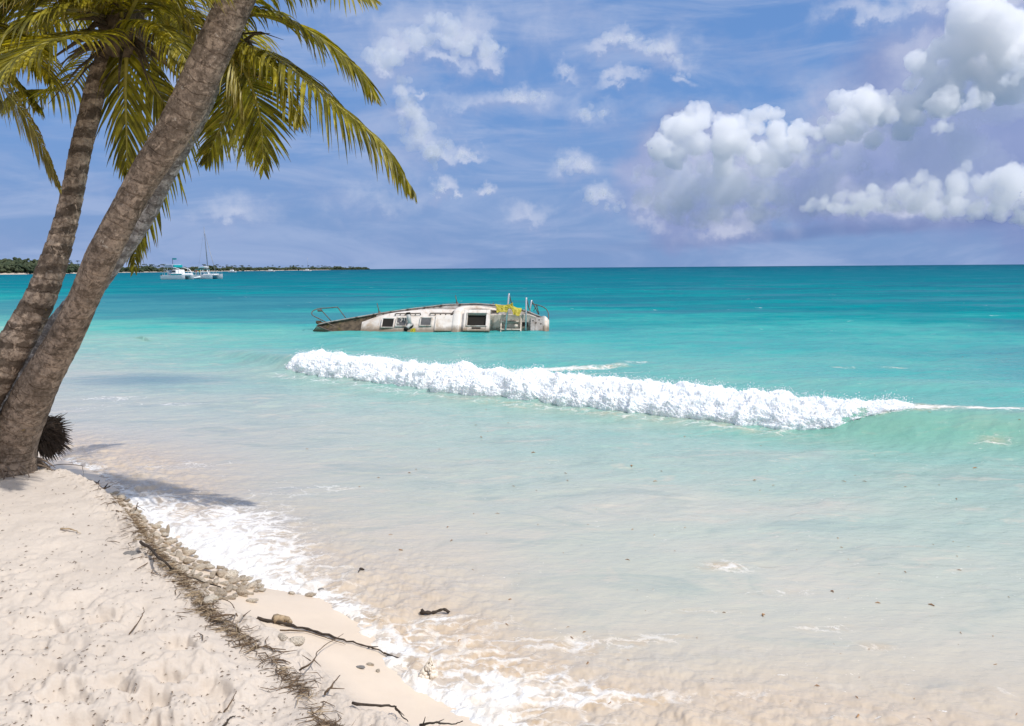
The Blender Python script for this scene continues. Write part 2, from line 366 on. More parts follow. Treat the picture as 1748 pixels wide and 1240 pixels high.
# ================================================================ SHORE LAYOUT (world metres)
crest_px = [(1900, 1500, .35), (1100, 1330, .35), (820, 1275, .33), (700, 1243, .33), (640, 1222, .34), (590, 1200, .36), (560, 1172, .38), (538, 1145, .40), (505, 1108, .43), (462, 1076, .46), (410, 1052, .50),
            (352, 1028, .55), (312, 996, .60), (272, 965, .65), (240, 932, .68), (218, 890, .72), (190, 852, .75), (155, 822, .78), (110, 803, .80), (40, 793, .80), (-60, 785, .80)]
crest = [P(*c) for c in crest_px]
crest = [np.array([26, -14, .4])] + crest + [np.array([-9, 11.5, .8]), np.array([-16, 17, .8]), np.array([-60, 44, .8]), np.array([-300, 200, .8])]
swash_px = [(1900, 1420), (1250, 1300), (960, 1262), (835, 1240), (770, 1213), (718, 1186), (680, 1152), (650, 1115), (620, 1075), (590, 1045), (550, 1022), (500, 1011), (455, 1003), (400, 984), (338, 956), (290, 922), (246, 882), (216, 848), (190, 824), (155, 802), (115, 786), (50, 768), (-60, 748)]
swash = [P(x, y, 0.02) for x, y in swash_px]
swash = [np.array([30, -12, 0])] + swash + [np.array([-11, 15, 0]), np.array([-18, 21, 0]), np.array([-62, 50, 0]), np.array([-300, 210, 0])]
cz = np.array([c[2] for c in crest]); carc = np.concatenate([[0], np.cumsum([math.hypot(*(crest[i + 1][:2] - crest[i][:2])) for i in range(len(crest) - 1)])])
# dents: footprints and scuffs in the dry sand
dents = []
for _ in range(170):
    px = random.uniform(-150, 640); py = random.uniform(930, 1330)
    w = P(px, py, .7); dents.append((w[0], w[1], random.uniform(.045, .13), random.uniform(.8, 1.8), random.uniform(0, math.pi), random.uniform(.12, .30)))
for (px, py, r_, dp) in ((185,1106,.10,.07),(205,1110,.08,.06),(352,1096,.13,.10),(368,1118,.08,.06),(278,1148,.08,.07),(270,1158,.09,.05),(262,1180,.07,.06),(300,1047,.1,.05),(335,1215,.07,.07),(255,1120,.12,.05),(105,1125,.13,.06),(60,1100,.16,.05),(235,1150,.1,.07),(120,1165,.14,.06),(280,1205,.12,.06),(60,1040,.14,.05),(340,1190,.13,.05),(280,1085,.1,.05),(450,1150,.12,.04),(180,1025,.1,.04)):
    w = P(px, py, .7); dents.append((w[0], w[1], r_ * .75, 1.3, random.uniform(-.5, .5), dp))
def land_height(X, Y, detail=True):
    dc, ac = polyd(crest, X, Y); ds, _ = polyd(swash, X, Y)
    dc = -dc; ds = -ds   # positive seaward
    num = 0; den = 0
    for k in range(len(crest) - 1):
        for f_ in (0, .5):
            c_ = crest[k] * (1 - f_) + crest[k + 1] * f_; w_ = 1 / ((X - c_[0]) ** 2 + (Y - c_[1]) ** 2 + .02) ** 2; num = num + w_ * c_[2]; den = den + w_
    zc = num / den
    inner = zc + .02 * np.minimum(-dc, 3) + .012 * np.clip(-dc - 2, 0, 30)
    wdt = np.maximum(dc + np.maximum(-ds, 0), 1e-3); f = np.clip(dc / wdt, 0, 1)
    bank = zc * (.30 + .70 * (1 - sm(0, .38, f))) * (1 - sm(.0, 1, f) * 0) 
    prof = np.where(f < .35, zc * (1 - .62 * sm(0, .35, f)), zc * .38 * (1 - (f - .35) / .65)) + .02 * f
    sea = -.07 * np.clip(ds, 0, 4) - .05 * np.clip(ds - 4, 0, 60) - .25 + .25 * (1 - sm(0, 1.2, ds)) 
    sea = .02 - .075 * np.clip(ds, 0, 60)
    z = np.where(dc < 0, inner, np.where(ds < 0, prof, sea))
    dry = sm(.05, .4, -dc)
    if detail:
        z = z + fbm(X * 1.1, Y * 1.1, 3, 3) * .03 * sm(-.1, .6, -dc)
        z = z + fbm(X * 3.2, Y * 3.2, 4, 11, .55) * (.016 * dry + .003)
        z = z + (billow(X * 2.6 + 3, Y * 2.6, 2, 23) * .030) * dry
        z = z + fbm(X * 22, Y * 22, 3, 31, .6) * (.003 * dry + .0006)
        # crumbling edge of the bank
        edge = np.exp(-(dc / .16) ** 2); z = z + edge * (fbm(X * 7, Y * 7, 4, 41, .6) * .055)
        for (x, y, r_, el_, th, dp) in dents:
            dp = dp * r_ if dp > .1 else min(dp, .62 * r_)
            shp = dp >= .035
            m = (np.abs(X - x) < r_ * 4) & (np.abs(Y - y) < r_ * 4)
            if not m.any(): continue
            a = X[m] - x; b = Y[m] - y; c_, s_ = math.cos(th), math.sin(th)
            wob = 1 + .35 * pn(a / r_ * 1.5 + x * 9, b / r_ * 1.5 + y * 7, 77)
            q = np.sqrt(((a * c_ + b * s_) / el_) ** 2 + (-a * s_ + b * c_) ** 2) / r_ * wob
            z[m] += (dp * (-(sm(1.15, .45, q) if shp else sm(1.45, .1, q)) + .25 * np.exp(-((q - 1.55) / .5) ** 2))) * dry[m]
    return z, dc, ds
def land_z(x, y):
    z, _, _ = land_height(np.array([float(x)]), np.array([float(y)])); return float(z[0])
# theta / radius grids around the beach
def axis(segs):
    out = []
    for a, b, n in segs: out += list(np.linspace(a, b, n, endpoint=False))
    return np.array(out)
th = np.radians(np.concatenate([axis([(-180, -60, 40), (-60, -36, 60), (-36, 8, 1150), (8, 36, 220), (36, 180, 60)]), [180]]))
rr = np.concatenate([np.geomspace(.3, 2.6, 20, endpoint=False), np.geomspace(2.6, 9.5, 720, endpoint=False), np.geomspace(9.5, 20, 140, endpoint=False), np.geomspace(20, 320, 60)])
TH, RR = np.meshgrid(th, rr); X = RR * np.sin(TH); Y = RR * np.cos(TH)
Z, dc, ds = land_height(X, Y)
msand, t, b = material('beach_sand'); p = t.pos()
n1 = t.noise(p, 1.3, 4, .6); n2 = t.noise(p, 60, 3, .7); n3 = t.noise(p, 320, 2, .7); n4 = t.noise(p, 9, 6, .7, .4)
col = t.mix(t.mr(n1, .3, .7), (.55, .478, .405), (.64, .56, .475))
col = t.mix(t.mr(n2, .35, .75, 0, .35), col, (.55, .455, .37))
col = t.mix(t.mr(n3, .66, .76, 0, .5), col, (.30, .25, .20))
col = t.mix(t.mr(n4, .58, .78, 0, .5), col, (.60, .50, .41))
wet = t.attr('wet'); lowz = t.attr('slope')
col = t.mix(wet, col, t.mix(t.mr(n1, .3, .7), (.70, .575, .44), (.76, .63, .49)))
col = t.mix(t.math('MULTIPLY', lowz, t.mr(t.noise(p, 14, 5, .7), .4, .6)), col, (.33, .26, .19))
t.set(b.inputs['Base Color'], col); t.set(b.inputs['Roughness'], t.mr(wet, 0, 1, .95, .42)); b.inputs['Specular IOR Level'].default_value = .25
hb = t.math('ADD', t.math('MULTIPLY', n2, .6), t.math('MULTIPLY', n3, .3))
t.set(b.inputs['Normal'], t.bump(hb, .010, t.mr(wet, 0, 1, .7, .1)))
wetv = sm(.25, .55, dc / np.maximum(dc + np.maximum(-ds, 0), 1e-3)) * (dc > 0)
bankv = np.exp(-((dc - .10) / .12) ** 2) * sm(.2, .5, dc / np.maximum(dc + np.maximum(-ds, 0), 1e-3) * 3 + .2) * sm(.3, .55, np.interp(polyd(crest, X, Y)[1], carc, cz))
sand = gridmesh('sand_ground', np.stack([X, Y, Z], -1), len(rr), len(th), msand, attrs={'wet': wetv, 'slope': bankv})
sand['kind'] = 'structure'
# ================================================================ SEA
wave_px = [(330, 585, .20), (430, 594, .32), (510, 602, .41), (620, 613, .42), (740, 625, .42), (860, 635, .42), (980, 644, .42), (1100, 654, .42), (1220, 665, .40), (1340, 677, .39), (1450, 687, .38), (1560, 693, .38), (1660, 697, .38), (1760, 703, .38), (1900, 715, .38), (2200, 745, .38)]
WV = [P(*w) for w in wave_px]
warc = np.concatenate([[0], np.cumsum([math.hypot(*(WV[i + 1][:2] - WV[i][:2])) for i in range(len(WV) - 1)])])
def warc_of(px): return float(np.interp(px, [w[0] for w in wave_px], warc))
wamp_s = [warc_of(v) for v in (330, 440, 520, 1000, 1500, 1760, 2200)]; wamp_v = [0, .22, .33, .34, .34, .37, .35]
def wave_swell(X, Y):
    q, a = polyd(WV, X, Y); q = -q  # positive shoreward
    A = np.interp(a, wamp_s, wamp_v)
    unb = sm(warc_of(1350), warc_of(1620), a)
    wf = .42 + .60 * unb; wb = 1.7
    h = np.where(q > 0, np.exp(-(q / wf) ** 2 * 1.1), np.exp(-(q / wb) ** 2))
    h = h - .16 * np.exp(-((q - 1.9) / .8) ** 2)
    return A * h, q, a
def sea_height(X, Y, ds):
    r = np.hypot(X, Y)
    off = sm(.5, 9, ds)
    fade = 1 - sm(120, 400, r)
    z = np.zeros_like(X)
    xr = X * .94 + Y * .34; yr = -X * .34 + Y * .94
    z += fbm(xr * .22, yr * .55, 3, 51, .5) * .10 * off * fade * (.35 + .65 * sm(14, 40, r))
    z += fbm(xr * .8, yr * 1.7, 4, 61, .55) * .05 * (.22 + .78 * off) * (1 - sm(40, 110, r))
    z += fbm(X * 2.6, yr * 5.0, 3, 71, .55) * .013 * (.3 + .7 * off) * (1 - sm(14, 40, r))
    w, q, a = wave_swell(X, Y); z += w
    # second, low swell behind the breaker
    q2 = q + 5.2 + .7 * pn(X * .2, Y * .2, 5); z += .10 * np.exp(-(q2 / 1.0) ** 2)
    # lumpy swash
    sw = np.exp(-(np.clip(ds, 0, 9) / 1.1) ** 2)
    z += sw * (billow(X * 2.6, Y * 2.6, 4, 81) * .075 + .012 + .02 * fbm(X * 9, Y * 9, 3, 85))
    z -= .05 * (1 - sm(-.25, .05, ds))
    return z
ths = np.radians(axis([(-100, -40, 90), (-40, -34, 30), (-34, 34, 1250), (34, 44, 40), (44, 100, 60)]))
rs = np.concatenate([np.geomspace(1.2, 3.6, 40, endpoint=False), np.geomspace(3.6, 60, 900, endpoint=False), np.geomspace(60, 400, 90, endpoint=False), np.geomspace(400, 26000, 60)])
TH, RR = np.meshgrid(ths, rs); X = RR * np.sin(TH); Y = RR * np.cos(TH)
sd, sa = polyd(swash, X, Y); sd = -sd
Z = sea_height(X, Y, sd)
_, q, a = wave_swell(X, Y)
shallow = np.exp(-((sd) / 9.0))
# foam fields (low-frequency amounts, detail in the shader)
near_edge = np.exp(-(np.clip(sd, 0, 50) / .22) ** 2)
def spot(px, py, rx, ry, z=0):
    """soft world-space patch centred where (px,py) meets the water"""
    c = P(px, py, z); e1 = P(px + rx, py, z); e2 = P(px, py - ry, z)
    ax = abs(e1[0] - c[0]); ay = max(abs(e2[1] - c[1]), .05)
    return np.exp(-(((X - c[0]) / ax) ** 2 + ((Y - c[1]) / ay) ** 2))
fo = near_edge * .55
for s_ in ((330,900,90,45,.9),(270,880,50,30,.8),(330,950,50,25,.8),(400,985,50,20,.7),(240,850,60,14,.6),(300,790,120,10,.5),(400,930,110,50,1.),(470,965,110,50,1.),(560,1000,90,30,.6),(430,880,110,30,.45),(300,850,90,18,.35),(620,1045,60,18,.55),(700,1085,90,26,.7),(760,1120,130,34,.8),(880,1160,150,40,.75),(960,1200,160,40,.7),(820,1200,110,40,.7),(1050,1120,120,20,.35),(790,1060,110,16,.75),(1120,1090,110,12,.8),(960,1100,140,18,.75),(1060,1200,90,20,.5),(1230,1195,140,18,.75),(1250,965,90,14,.8),(1330,1010,90,10,.85),(1410,1072,70,10,.95),(1490,1105,60,12,.8),(1620,1185,150,12,.7),(1250,970,80,10,.3),(1200,1045,140,8,.7),(350,800,160,12,.45),(560,835,140,10,.7),(190,680,80,6,.9),(290,690,90,5,.9),(130,700,60,8,.6),(250,770,90,8,.3),(480,845,60,10,.25)):
    fo += spot(*s_[:4]) * s_[4]
# trailing foam behind the breaker and small caps
streak = .0
for s_ in ((900,627,110,3.5,1.),(1000,624,90,3,1.),(1090,618,40,3,.9),(960,637,70,3,.8),(1060,633,60,2.5,.6),(1600,694,120,6,1.0),(1710,696,60,7,.9),(1530,694,50,4,.9),(1440,622,26,3,.8),(1530,622,30,3,.8),(1700,720,50,6,.6)):
    streak += spot(s_[0], s_[1], s_[2], s_[3], .08 if s_[1] < 660 else .36) * s_[4]
streak *= .78
front = np.exp(-((q - 1.1) / .45) ** 2) * sm(warc_of(470), warc_of(560), a) * (1 - sm(warc_of(1350), warc_of(1450), a)) * .7
fo = np.clip(fo * .64 + np.exp(-(np.clip(sd, 0, 50) / .12) ** 2) * .45 + front * .7 + streak * 1.0, 0, 1.4)
# milky sand plumes
turb = np.clip(fbm(X * .28 + 4, Y * .55, 4, 91, .55) * .5 + .5, 0, 1)
for s_ in ((1100,860,240,40,.35),(1230,930,200,22,.45),(1330,1000,160,45,.5),(1180,800,120,12,.3),(700,980,200,60,.3),(1300,770,160,10,.3),(1400,870,150,15,.4),(300,640,200,12,.2)):
    turb += spot(*s_[:4]) * s_[4]
weed = np.clip(-fbm(X * .06 + 7, Y * .12 + 3, 3, 95) * 2.0 + .25, 0, 1) * sm(8, 25, sd)
for s_ in ((330,522,260,12,1.5),(60,520,120,12,1.5),(420,512,200,8,.8),(250,648,180,12,.9),(600,560,120,5,.5),(1600,1170,70,14,.45),(1250,860,60,8,.3),(1560,1035,60,20,.2),(900,540,400,5,.4),(1550,560,200,5,.4)):
    weed += spot(*s_[:4]) * s_[4]
facew = sm(warc_of(1280), warc_of(1500), a) * np.exp(-((q - .55) / .8) ** 2) + .35 * np.exp(-((q - 1.3) / .5) ** 2) * sm(warc_of(480), warc_of(600), a)
msea, t, b = material('sea_water'); p = t.pos(); K = 1.32
def wc(r_, g_, b_): return tuple(min(.95, v / K) for v in lin((r_, g_, b_)))
sdn = t.attr('offshore'); n0 = t.noise(t.vm('MULTIPLY', p, (.10, .22, 1)), 1, 4, .6, .5); nb = t.noise(t.vm('MULTIPLY', p, (.5, 1.1, 1)), 1, 5, .6, .6)
dist_ = t.vm('LENGTH', p)
wob = t.math('MULTIPLY_ADD', n0, .22, -.11)
wob = t.math('ADD', wob, t.math('MULTIPLY_ADD', nb, .10, -.05))
lg = t.math('DIVIDE', t.math('LOGARITHM', t.math('MAXIMUM', t.math('ADD', sdn, 1.0), 1.0), 10.0), 4.0)
lg = t.math('ADD', lg, t.math('MULTIPLY', wob, t.mr(lg, 0, .5, .35, 1)))
def L4(s): return math.log10(s + 1) / 4
body = t.ramp(lg, [(0, wc(226, 206, 182)), (L4(.8), wc(220, 202, 180)), (L4(1.8), wc(214, 208, 192)), (L4(4.2), wc(196, 208, 194)), (L4(7.5), wc(164, 202, 190)), (L4(12), wc(122, 196, 184)), (L4(22), wc(76, 186, 180)),
                   (L4(45), wc(0, 156, 160)), (L4(120), wc(0, 134, 146)), (L4(400), wc(0, 112, 130)), (L4(1500), wc(0, 84, 112)), (1, wc(0, 66, 98))])
body = t.mix(t.math('MULTIPLY', t.mr(t.attr('turb'), .45, 1.15), t.mr(sdn, 14, 5, 0, .62)), body, wc(222, 213, 198))
mo = t.noise(t.vm('MULTIPLY', p, (.55, 1.15, 1)), 1.1, 6, .62, 1.2); mo2 = t.noise(t.vm('MULTIPLY', p, (.8, 2.0, 1)), 1.6, 6, .66, .8)
body = t.mix(t.math('MULTIPLY', t.mr(mo, .50, .66), t.math('MULTIPLY', t.mr(sdn, .8, 2.2), t.mr(sdn, 18, 8, 0, .42))), body, wc(158, 178, 172))
body = t.mix(t.math('MULTIPLY', t.mr(mo2, .54, .66), t.mr(sdn, 14, 5, 0, .45)), body, wc(228, 216, 198))
body = t.mix(t.math('MULTIPLY', t.mr(t.attr('weed'), .1, 1.1), .62), body, wc(74, 128, 152))
body = t.mix(t.math('MULTIPLY', t.attr('face'), .55), body, wc(136, 188, 162))
# ruffled, darker patches further out; shaded ripple facets painted into the colour
pf = t.noise(t.vm('MULTIPLY', p, (.035, .12, 1)), 1, 6, .62, .4)
body = t.mix(t.math('MULTIPLY', t.mr(pf, .44, .58), t.mr(sdn, 12, 60, 0, .60)), body, wc(24, 112, 136))
pg = t.noise(t.vm('MULTIPLY', p, (.9, 2.2, 1)), 1, 5, .65, .3)
body = t.mix(t.math('MULTIPLY', t.mr(pg, .50, .66), t.mr(sdn, 10, 30, 0, .38)), body, wc(50, 136, 160))
ph_ = t.noise(t.vm('MULTIPLY', p, (.25, .9, 1)), 1, 6, .7, .2)
body = t.mix(t.math('MULTIPLY', t.mr(ph_, .50, .62), t.mr(sdn, 30, 90, 0, .45)), body, wc(0, 98, 122))
# foam: lacy web + clots
fa = t.attr('foam')
pd = t.vm('ADD', p, t.vm('SCALE', t.vm('SUBTRACT', t.noise(p, 2.4, 5, .6, out=1), (.5, .5, .5)), .55))
pd = t.vm('MULTIPLY', pd, (.62, 1, 1))
web = t.voro(pd, 3.2, 'DISTANCE_TO_EDGE', 0, .5, 1, '2D'); web2 = t.voro(pd, 9.0, 'DISTANCE_TO_EDGE', 0, .5, 1, '2D')
lace = t.math('MAXIMUM', t.mr(web, .0, .16, 1, 0), t.math('MULTIPLY', t.mr(web2, 0, .22, 1, 0), .75))
clot = t.noise(pd, 7, 7, .72, .6); clot2 = t.noise(t.vm('MULTIPLY', pd, (1, 1.6, 1)), 1.7, 6, .68, .5)
foamf = t.math('ADD', t.math('MULTIPLY', lace, .42), t.math('MULTIPLY_ADD', clot, .9, t.math('MULTIPLY_ADD', clot2, .8, -1.18)))
foamv = t.math('MULTIPLY_ADD', fa, .95, foamf)
fm_ = t.math('MULTIPLY', t.mr(foamv, .30, .90), t.mr(fa, .03, .22))
# sparse drifting flecks
fl = t.noise(t.vm('MULTIPLY', p, (1.2, 2.4, 1)), 9, 3, .7); flz = t.noise(p, .7, 4, .6)
fl_m = t.math('MULTIPLY', t.mr(fl, .66, .70), t.math('MULTIPLY', t.mr(flz, .45, .62), t.mr(dist_, 30, 18)))
capn = t.noise(t.vm('MULTIPLY', p, (.30, .9, 1)), 1.4, 4, .7); cap = t.math('MULTIPLY', t.mr(capn, .685, .72), t.mr(sdn, 14, 40))
fm_ = t.math('MAXIMUM', t.math('MAXIMUM', fm_, t.math('MULTIPLY', fl_m, .75)), t.math('MULTIPLY', cap, .6))
fcol = t.mix(t.mr(t.noise(p, 3.5, 5, .65), .35, .65), (.82, .81, .79), (.82, .75, .66))
fcol = t.mix(t.mr(t.sep(p)[0], -2.9, -.8), (.83, .815, .80), fcol)
# silt stirred up among the foam at the edge
silt = t.math('MULTIPLY', t.mr(fa, .15, .8), t.mr(t.noise(pd, 4, 6, .65, .5), .40, .68, 0, .75))
body = t.mix(silt, body, t.mix(t.mr(t.sep(p)[0], -2.6, -.6), wc(205, 200, 196), wc(222, 190, 148)))
colr = t.mix(fm_, body, fcol)
t.set(b.inputs['Base Color'], colr)
t.set(b.inputs['Roughness'], t.mix(fm_, t.mix(t.mr(dist_, 10, 200), (.16,) * 3, (.35,) * 3), (.8,) * 3))
b.inputs['IOR'].default_value = 1.33
t.set(b.inputs['Specular IOR Level'], t.mr(dist_, 8, 50, .38, .02))
rip = t.noise(t.vm('MULTIPLY', p, (1.0, 2.4, 1)), 5, 5, .6, .5); rip2 = t.noise(t.vm('MULTIPLY', p, (.55, 1.5, 1)), 1.1, 5, .6, .4)
hh = t.math('ADD', t.math('MULTIPLY', rip, t.mr(sdn, 1, 8, .016, .044)), t.math('MULTIPLY', rip2, t.mr(dist_, 8, 60, .04, .30)))
nrm = t.bump(hh, 1.0, .55); nrm = t.bump(t.math('MULTIPLY', t.math('ADD', foamf, 0), t.math('MULTIPLY', fm_, .025)), 1.0, .7, nrm)
t.set(b.inputs['Normal'], nrm)
tr = t.n.new('ShaderNodeBsdfTransparent'); ms = t.n.new('ShaderNodeMixShader')
alpha = t.math('MAXIMUM', t.mr(t.math('MULTIPLY_ADD', nb, .25, t.math('ADD', sdn, .10)), .0, .45, .0, 1), fm_)
dfs = t.n.new('ShaderNodeBsdfDiffuse'); t.set(dfs.inputs[0], colr); t.set(dfs.inputs['Normal'], nrm); md_ = t.n.new('ShaderNodeMixShader'); t.set(md_.inputs[0], t.mr(dist_, 12, 55, 0, .80)); t.l.new(b.outputs[0], md_.inputs[1]); t.l.new(dfs.outputs[0], md_.inputs[2])
t.set(ms.inputs[0], alpha); t.l.new(tr.outputs[0], ms.inputs[1]); t.l.new(md_.outputs[0], ms.inputs[2]); t.l.new(ms.outputs[0], t.n['Material Output'].inputs[0])
sea = gridmesh('sea_water', np.stack([X, Y, Z], -1), len(rs), len(ths), msea, attrs={'offshore': np.maximum(sd, -.3), 'foam': fo, 'turb': turb, 'weed': weed, 'face': facew})
sea['kind'] = 'structure'
def sea_z(x, y):
    xx, yy = np.array([float(x)]), np.array([float(y)]); d_, _ = polyd(swash, xx, yy); return float(sea_height(xx, yy, -d_)[0])
# ---------------------------------------------------------------- breaking wave foam
mfoam, t, b = material('sea_foam'); p = t.pos()
n1 = t.noise(p, 34, 7, .75, .6); n2 = t.noise(p, 5, 5, .6)
t.set(b.inputs['Base Color'], t.mix(t.mr(n2, .3, .7), (.80, .84, .87), (.87, .88, .89)))
b.inputs['Roughness'].default_value = .7; b.inputs['Specular IOR Level'].default_value = .2
b.inputs['Subsurface Weight'].default_value = .4; b.inputs['Subsurface Radius'].default_value = (.12, .14, .15); b.inputs['Subsurface Scale'].default_value = .3
t.set(b.inputs['Normal'], t.bump(n1, .03, .4))
def along_wave(s):
    x = np.interp(s, warc, [w[0] for w in WV]); y = np.interp(s, warc, [w[1] for w in WV]); return x, y
ns, nq = 2000, 130
s0, s1 = warc_of(505), warc_of(1560)
S = np.linspace(s0, s1, ns); e = .05
xa, ya = along_wave(S - .6); xb, yb = along_wave(S + .6); tx, ty = xb - xa, yb - ya; tl = np.hypot(tx, ty); tx /= tl; ty /= tl
nx_, ny_ = ty, -tx   # shoreward (right of travel)
bx_, by_ = along_wave(S)
reach = np.interp(S, [s0, s0 + .5, warc_of(600), warc_of(760), warc_of(800), warc_of(1000), warc_of(1200), warc_of(1360), warc_of(1450), s1], [.25, .80, .90, .85, 1.0, 1.0, 1.15, 1.10, .75, .15])
reach = .80 * reach * (1 + .22 * fbm(S * 1.1, S * 0, 4, 15, .6)) + .10 * pn(S * 3.3, S * 0 + 2, 16)
Hc = np.interp(S, [s0, s0 + .6, warc_of(1000), warc_of(1350), s1], [.34, .47, .47, .44, .40])
T = np.linspace(0, 1, nq)[None, :]; SS = S[:, None] + 0 * T
kb = .22; ph_ = np.clip((T - kb) / (1 - kb), 0, 1) * (math.pi / 2)
u_ = np.sin(ph_) * (T > kb)
Q = np.where(T < kb, -.45 + .40 * T / kb, -.05 + u_ * (reach[:, None] + .05))
prof = np.where(T < kb, 1 - ((1 - T / kb)) ** 2 * .5, np.cos(ph_) ** 1.15 * .92 + .08 * (1 - u_))
Zf = Hc[:, None] * 1.0 * prof
bx2 = bx_[:, None] + nx_[:, None] * Q; by2 = by_[:, None] + ny_[:, None] * Q
bx2 = bx2 + 0 * Zf; by2 = by2 + 0 * Zf
Pw = np.stack([bx2, by2, Zf], -1); gu = np.gradient(Pw, axis=0); gv = np.gradient(Pw, axis=1); Nf = np.cross(gv, gu); Nf /= np.linalg.norm(Nf, axis=-1, keepdims=True) + 1e-9
Nf *= np.sign(Nf[..., 2:3] + .3); 
Pz = Pw * np.array([1, 1, 1.15])
Pz = Pz + .10 * np.stack([pn3(Pz * 3, 71), pn3(Pz * 3, 72), pn3(Pz * 3, 73)], -1)
lump = (bill3(Pz * 1.7, 2, 101) - .28) * .22 + (bill3(Pz * 4.3, 3, 111) - .25) * .10 + (bill3(Pz * 11, 3, 121) - .25) * .07 - (bill3(Pz * 26, 2, 131) - .25) * .032 + pn3(Pz * 60, 5) * .014
env = sm(0, .10, T) * np.minimum(1, reach[:, None] / .5) * (.5 + .5 * sm(0, .10, 1 - T))
Pw = Pw + Nf * (lump * env)[..., None]
bx2, by2, Zf = Pw[..., 0], Pw[..., 1], Pw[..., 2]
_sd, _ = polyd(swash, bx2, by2); body_z = sea_height(bx2, by2, -_sd); kk = sm(warc_of(1150), warc_of(1400), SS)
Zf = Zf * (1 - kk) + np.maximum(Zf, body_z + .012 + (lump * env) * .55) * kk
Zf = Zf - .14 * (1 - sm(0, .05, 1 - T)) - .10 * (1 - sm(0, .08, T)) + .10 * pn(SS * 1.6, SS * 0 + 7, 131) * prof * .6
foam = gridmesh('breaking_wave_foam', np.stack([bx2, by2, Zf], -1), ns, nq, mfoam)
tag(foam, 'long line of white foam where the green wave breaks', 'foam', kind='stuff')
# spray droplets above and in front of the foam
oc = np.array([(1, 0, 0), (-1, 0, 0), (0, 1, 0), (0, -1, 0), (0, 0, 1), (0, 0, -1)], float); of = np.array([(0, 2, 4), (2, 1, 4), (1, 3, 4), (3, 0, 4), (2, 0, 5), (1, 2, 5), (3, 1, 5), (0, 3, 5)])
def blobs(name, pts, rad, mat):
    pts = np.array(pts); n = len(pts); V = (oc[None] * np.asarray(rad)[:, None, None] * rng.uniform(.6, 1.5, (n, 6, 1)) + pts[:, None]).reshape(-1, 3)
    Fc = (of[None] + np.arange(n)[:, None, None] * 6).reshape(-1, 3); return rawmesh(name, V, Fc, mat)
pts = []; rad = []
for _ in range(9000):
    i = random.randrange(ns); j = random.choice([random.randint(8, 40), random.randint(8, nq - 6), random.randint(nq - 26, nq - 4)])
    base = np.array([bx2[i, j], by2[i, j], Zf[i, j]]); h = abs(random.gauss(0, .045)) * (1.2 if j < 50 else .7)
    base += np.array([nx_[i] * random.gauss(0, .05), ny_[i] * random.gauss(0, .06), h]); pts.append(base); rad.append(random.uniform(.003, .010))
tag(blobs('wave_spray', pts, rad, mfoam), 'fine white spray droplets thrown up along the breaking wave', 'spray', kind='stuff')
# ================================================================ VEGETATION MATERIALS
def bark(name, light, dark, bands, ringk, lichen):
    m, t, b = material(name); L = t.attr('len'); A_ = t.attr('ang'); p = t.pos()
    q = t.comb(t.math('MULTIPLY', A_, 1.0), L, 0)
    n1 = t.noise(p, 5, 6, .7, .5); n2 = t.noise(p, 26, 6, .7, .3); n3 = t.noise(t.vm('MULTIPLY', p, (1, 1, .35)), 60, 4, .7)
    wv = t.math('ADD', L, t.math('MULTIPLY_ADD', t.noise(p, 3.0, 4, .6), .16, t.math('MULTIPLY', t.math('SINE', A_), .03)))
    ph = t.math('FRACT', t.math('MULTIPLY', wv, ringk))
    ring = t.mr(ph, 0, .10, 1, 0); 
    c = t.mix(t.mr(n1, .38, .62), tuple(v * 1.12 for v in light), tuple(v * .55 for v in light))
    c = t.mix(t.mr(n2, .44, .62, 0, .8), c, dark)
    sc_ = t.noise(t.vm('MULTIPLY', q, (2.2, 26, 1)), 1.2, 4, .65, .6); c = t.mix(t.mr(sc_, .64, .70, 0, .55), c, (.50, .42, .34)); c = t.mix(t.mr(sc_, .38, .30, 0, .6), c, tuple(v * .6 for v in dark))
    c = t.mix(t.math('MULTIPLY', t.mr(n3, .5, .8, 0, .5), 1.0), c, tuple(v * 1.35 for v in light))
    c = t.mix(t.math('MULTIPLY', ring, t.mr(t.noise(p, 6, 3, .6), .50, .68, .0, .40)), c, tuple(v * .6 for v in dark))
    if bands:
        wv2 = t.math('ADD', L, t.math('MULTIPLY_ADD', t.noise(p, 4.5, 4, .65), .22, t.math('MULTIPLY', t.math('SINE', t.math('ADD', A_, 1.2)), .05)))
        ph2 = t.math('FRACT', t.math('MULTIPLY', wv2, ringk * .72))
        bd = t.math('MULTIPLY', t.mr(ph2, .46, .56), t.mr(ph2, 1.0, .90))
        c = t.mix(t.math('MULTIPLY', bd, t.mr(t.noise(p, 7, 4, .6), .30, .55, .55, bands)), c, tuple(v * .36 for v in dark))
    pl_ = t.noise(t.vm('MULTIPLY', q, (1.1, 7, 1)), 1.3, 5, .7, .9); c = t.mix(t.mr(pl_, .57, .62, 0, .42), c, tuple(min(1, v * 1.75) for v in light)); c = t.mix(t.mr(pl_, .43, .38, 0, .4), c, tuple(v * .8 for v in dark))
    blot = t.noise(p, 3.4, 7, .75, .8); c = t.mix(t.mr(blot, .52, .64, 0, .7), c, tuple(v * .5 for v in dark))
    li = t.noise(p, 17, 5, .7, .8); c = t.mix(t.mr(li, .62, .68, 0, lichen), c, (.48, .42, .35))
    ye = t.noise(p, 11, 3, .6); c = t.mix(t.mr(ye, .735, .75, 0, .5), c, (.42, .30, .06))
    t.set(b.inputs['Base Color'], c); b.inputs['Roughness'].default_value = .9; b.inputs['Specular IOR Level'].default_value = .2
    hgt = t.math('ADD', t.math('MULTIPLY', n2, .5), t.math('MULTIPLY_ADD', ring, -.5, t.math('MULTIPLY', n3, .35)))
    t.set(b.inputs['Normal'], t.bump(hgt, .022, .9)); return m
bark_a = bark('palm_bark_brown', (.32, .245, .185), (.085, .062, .045), 0, 9.5, .7)
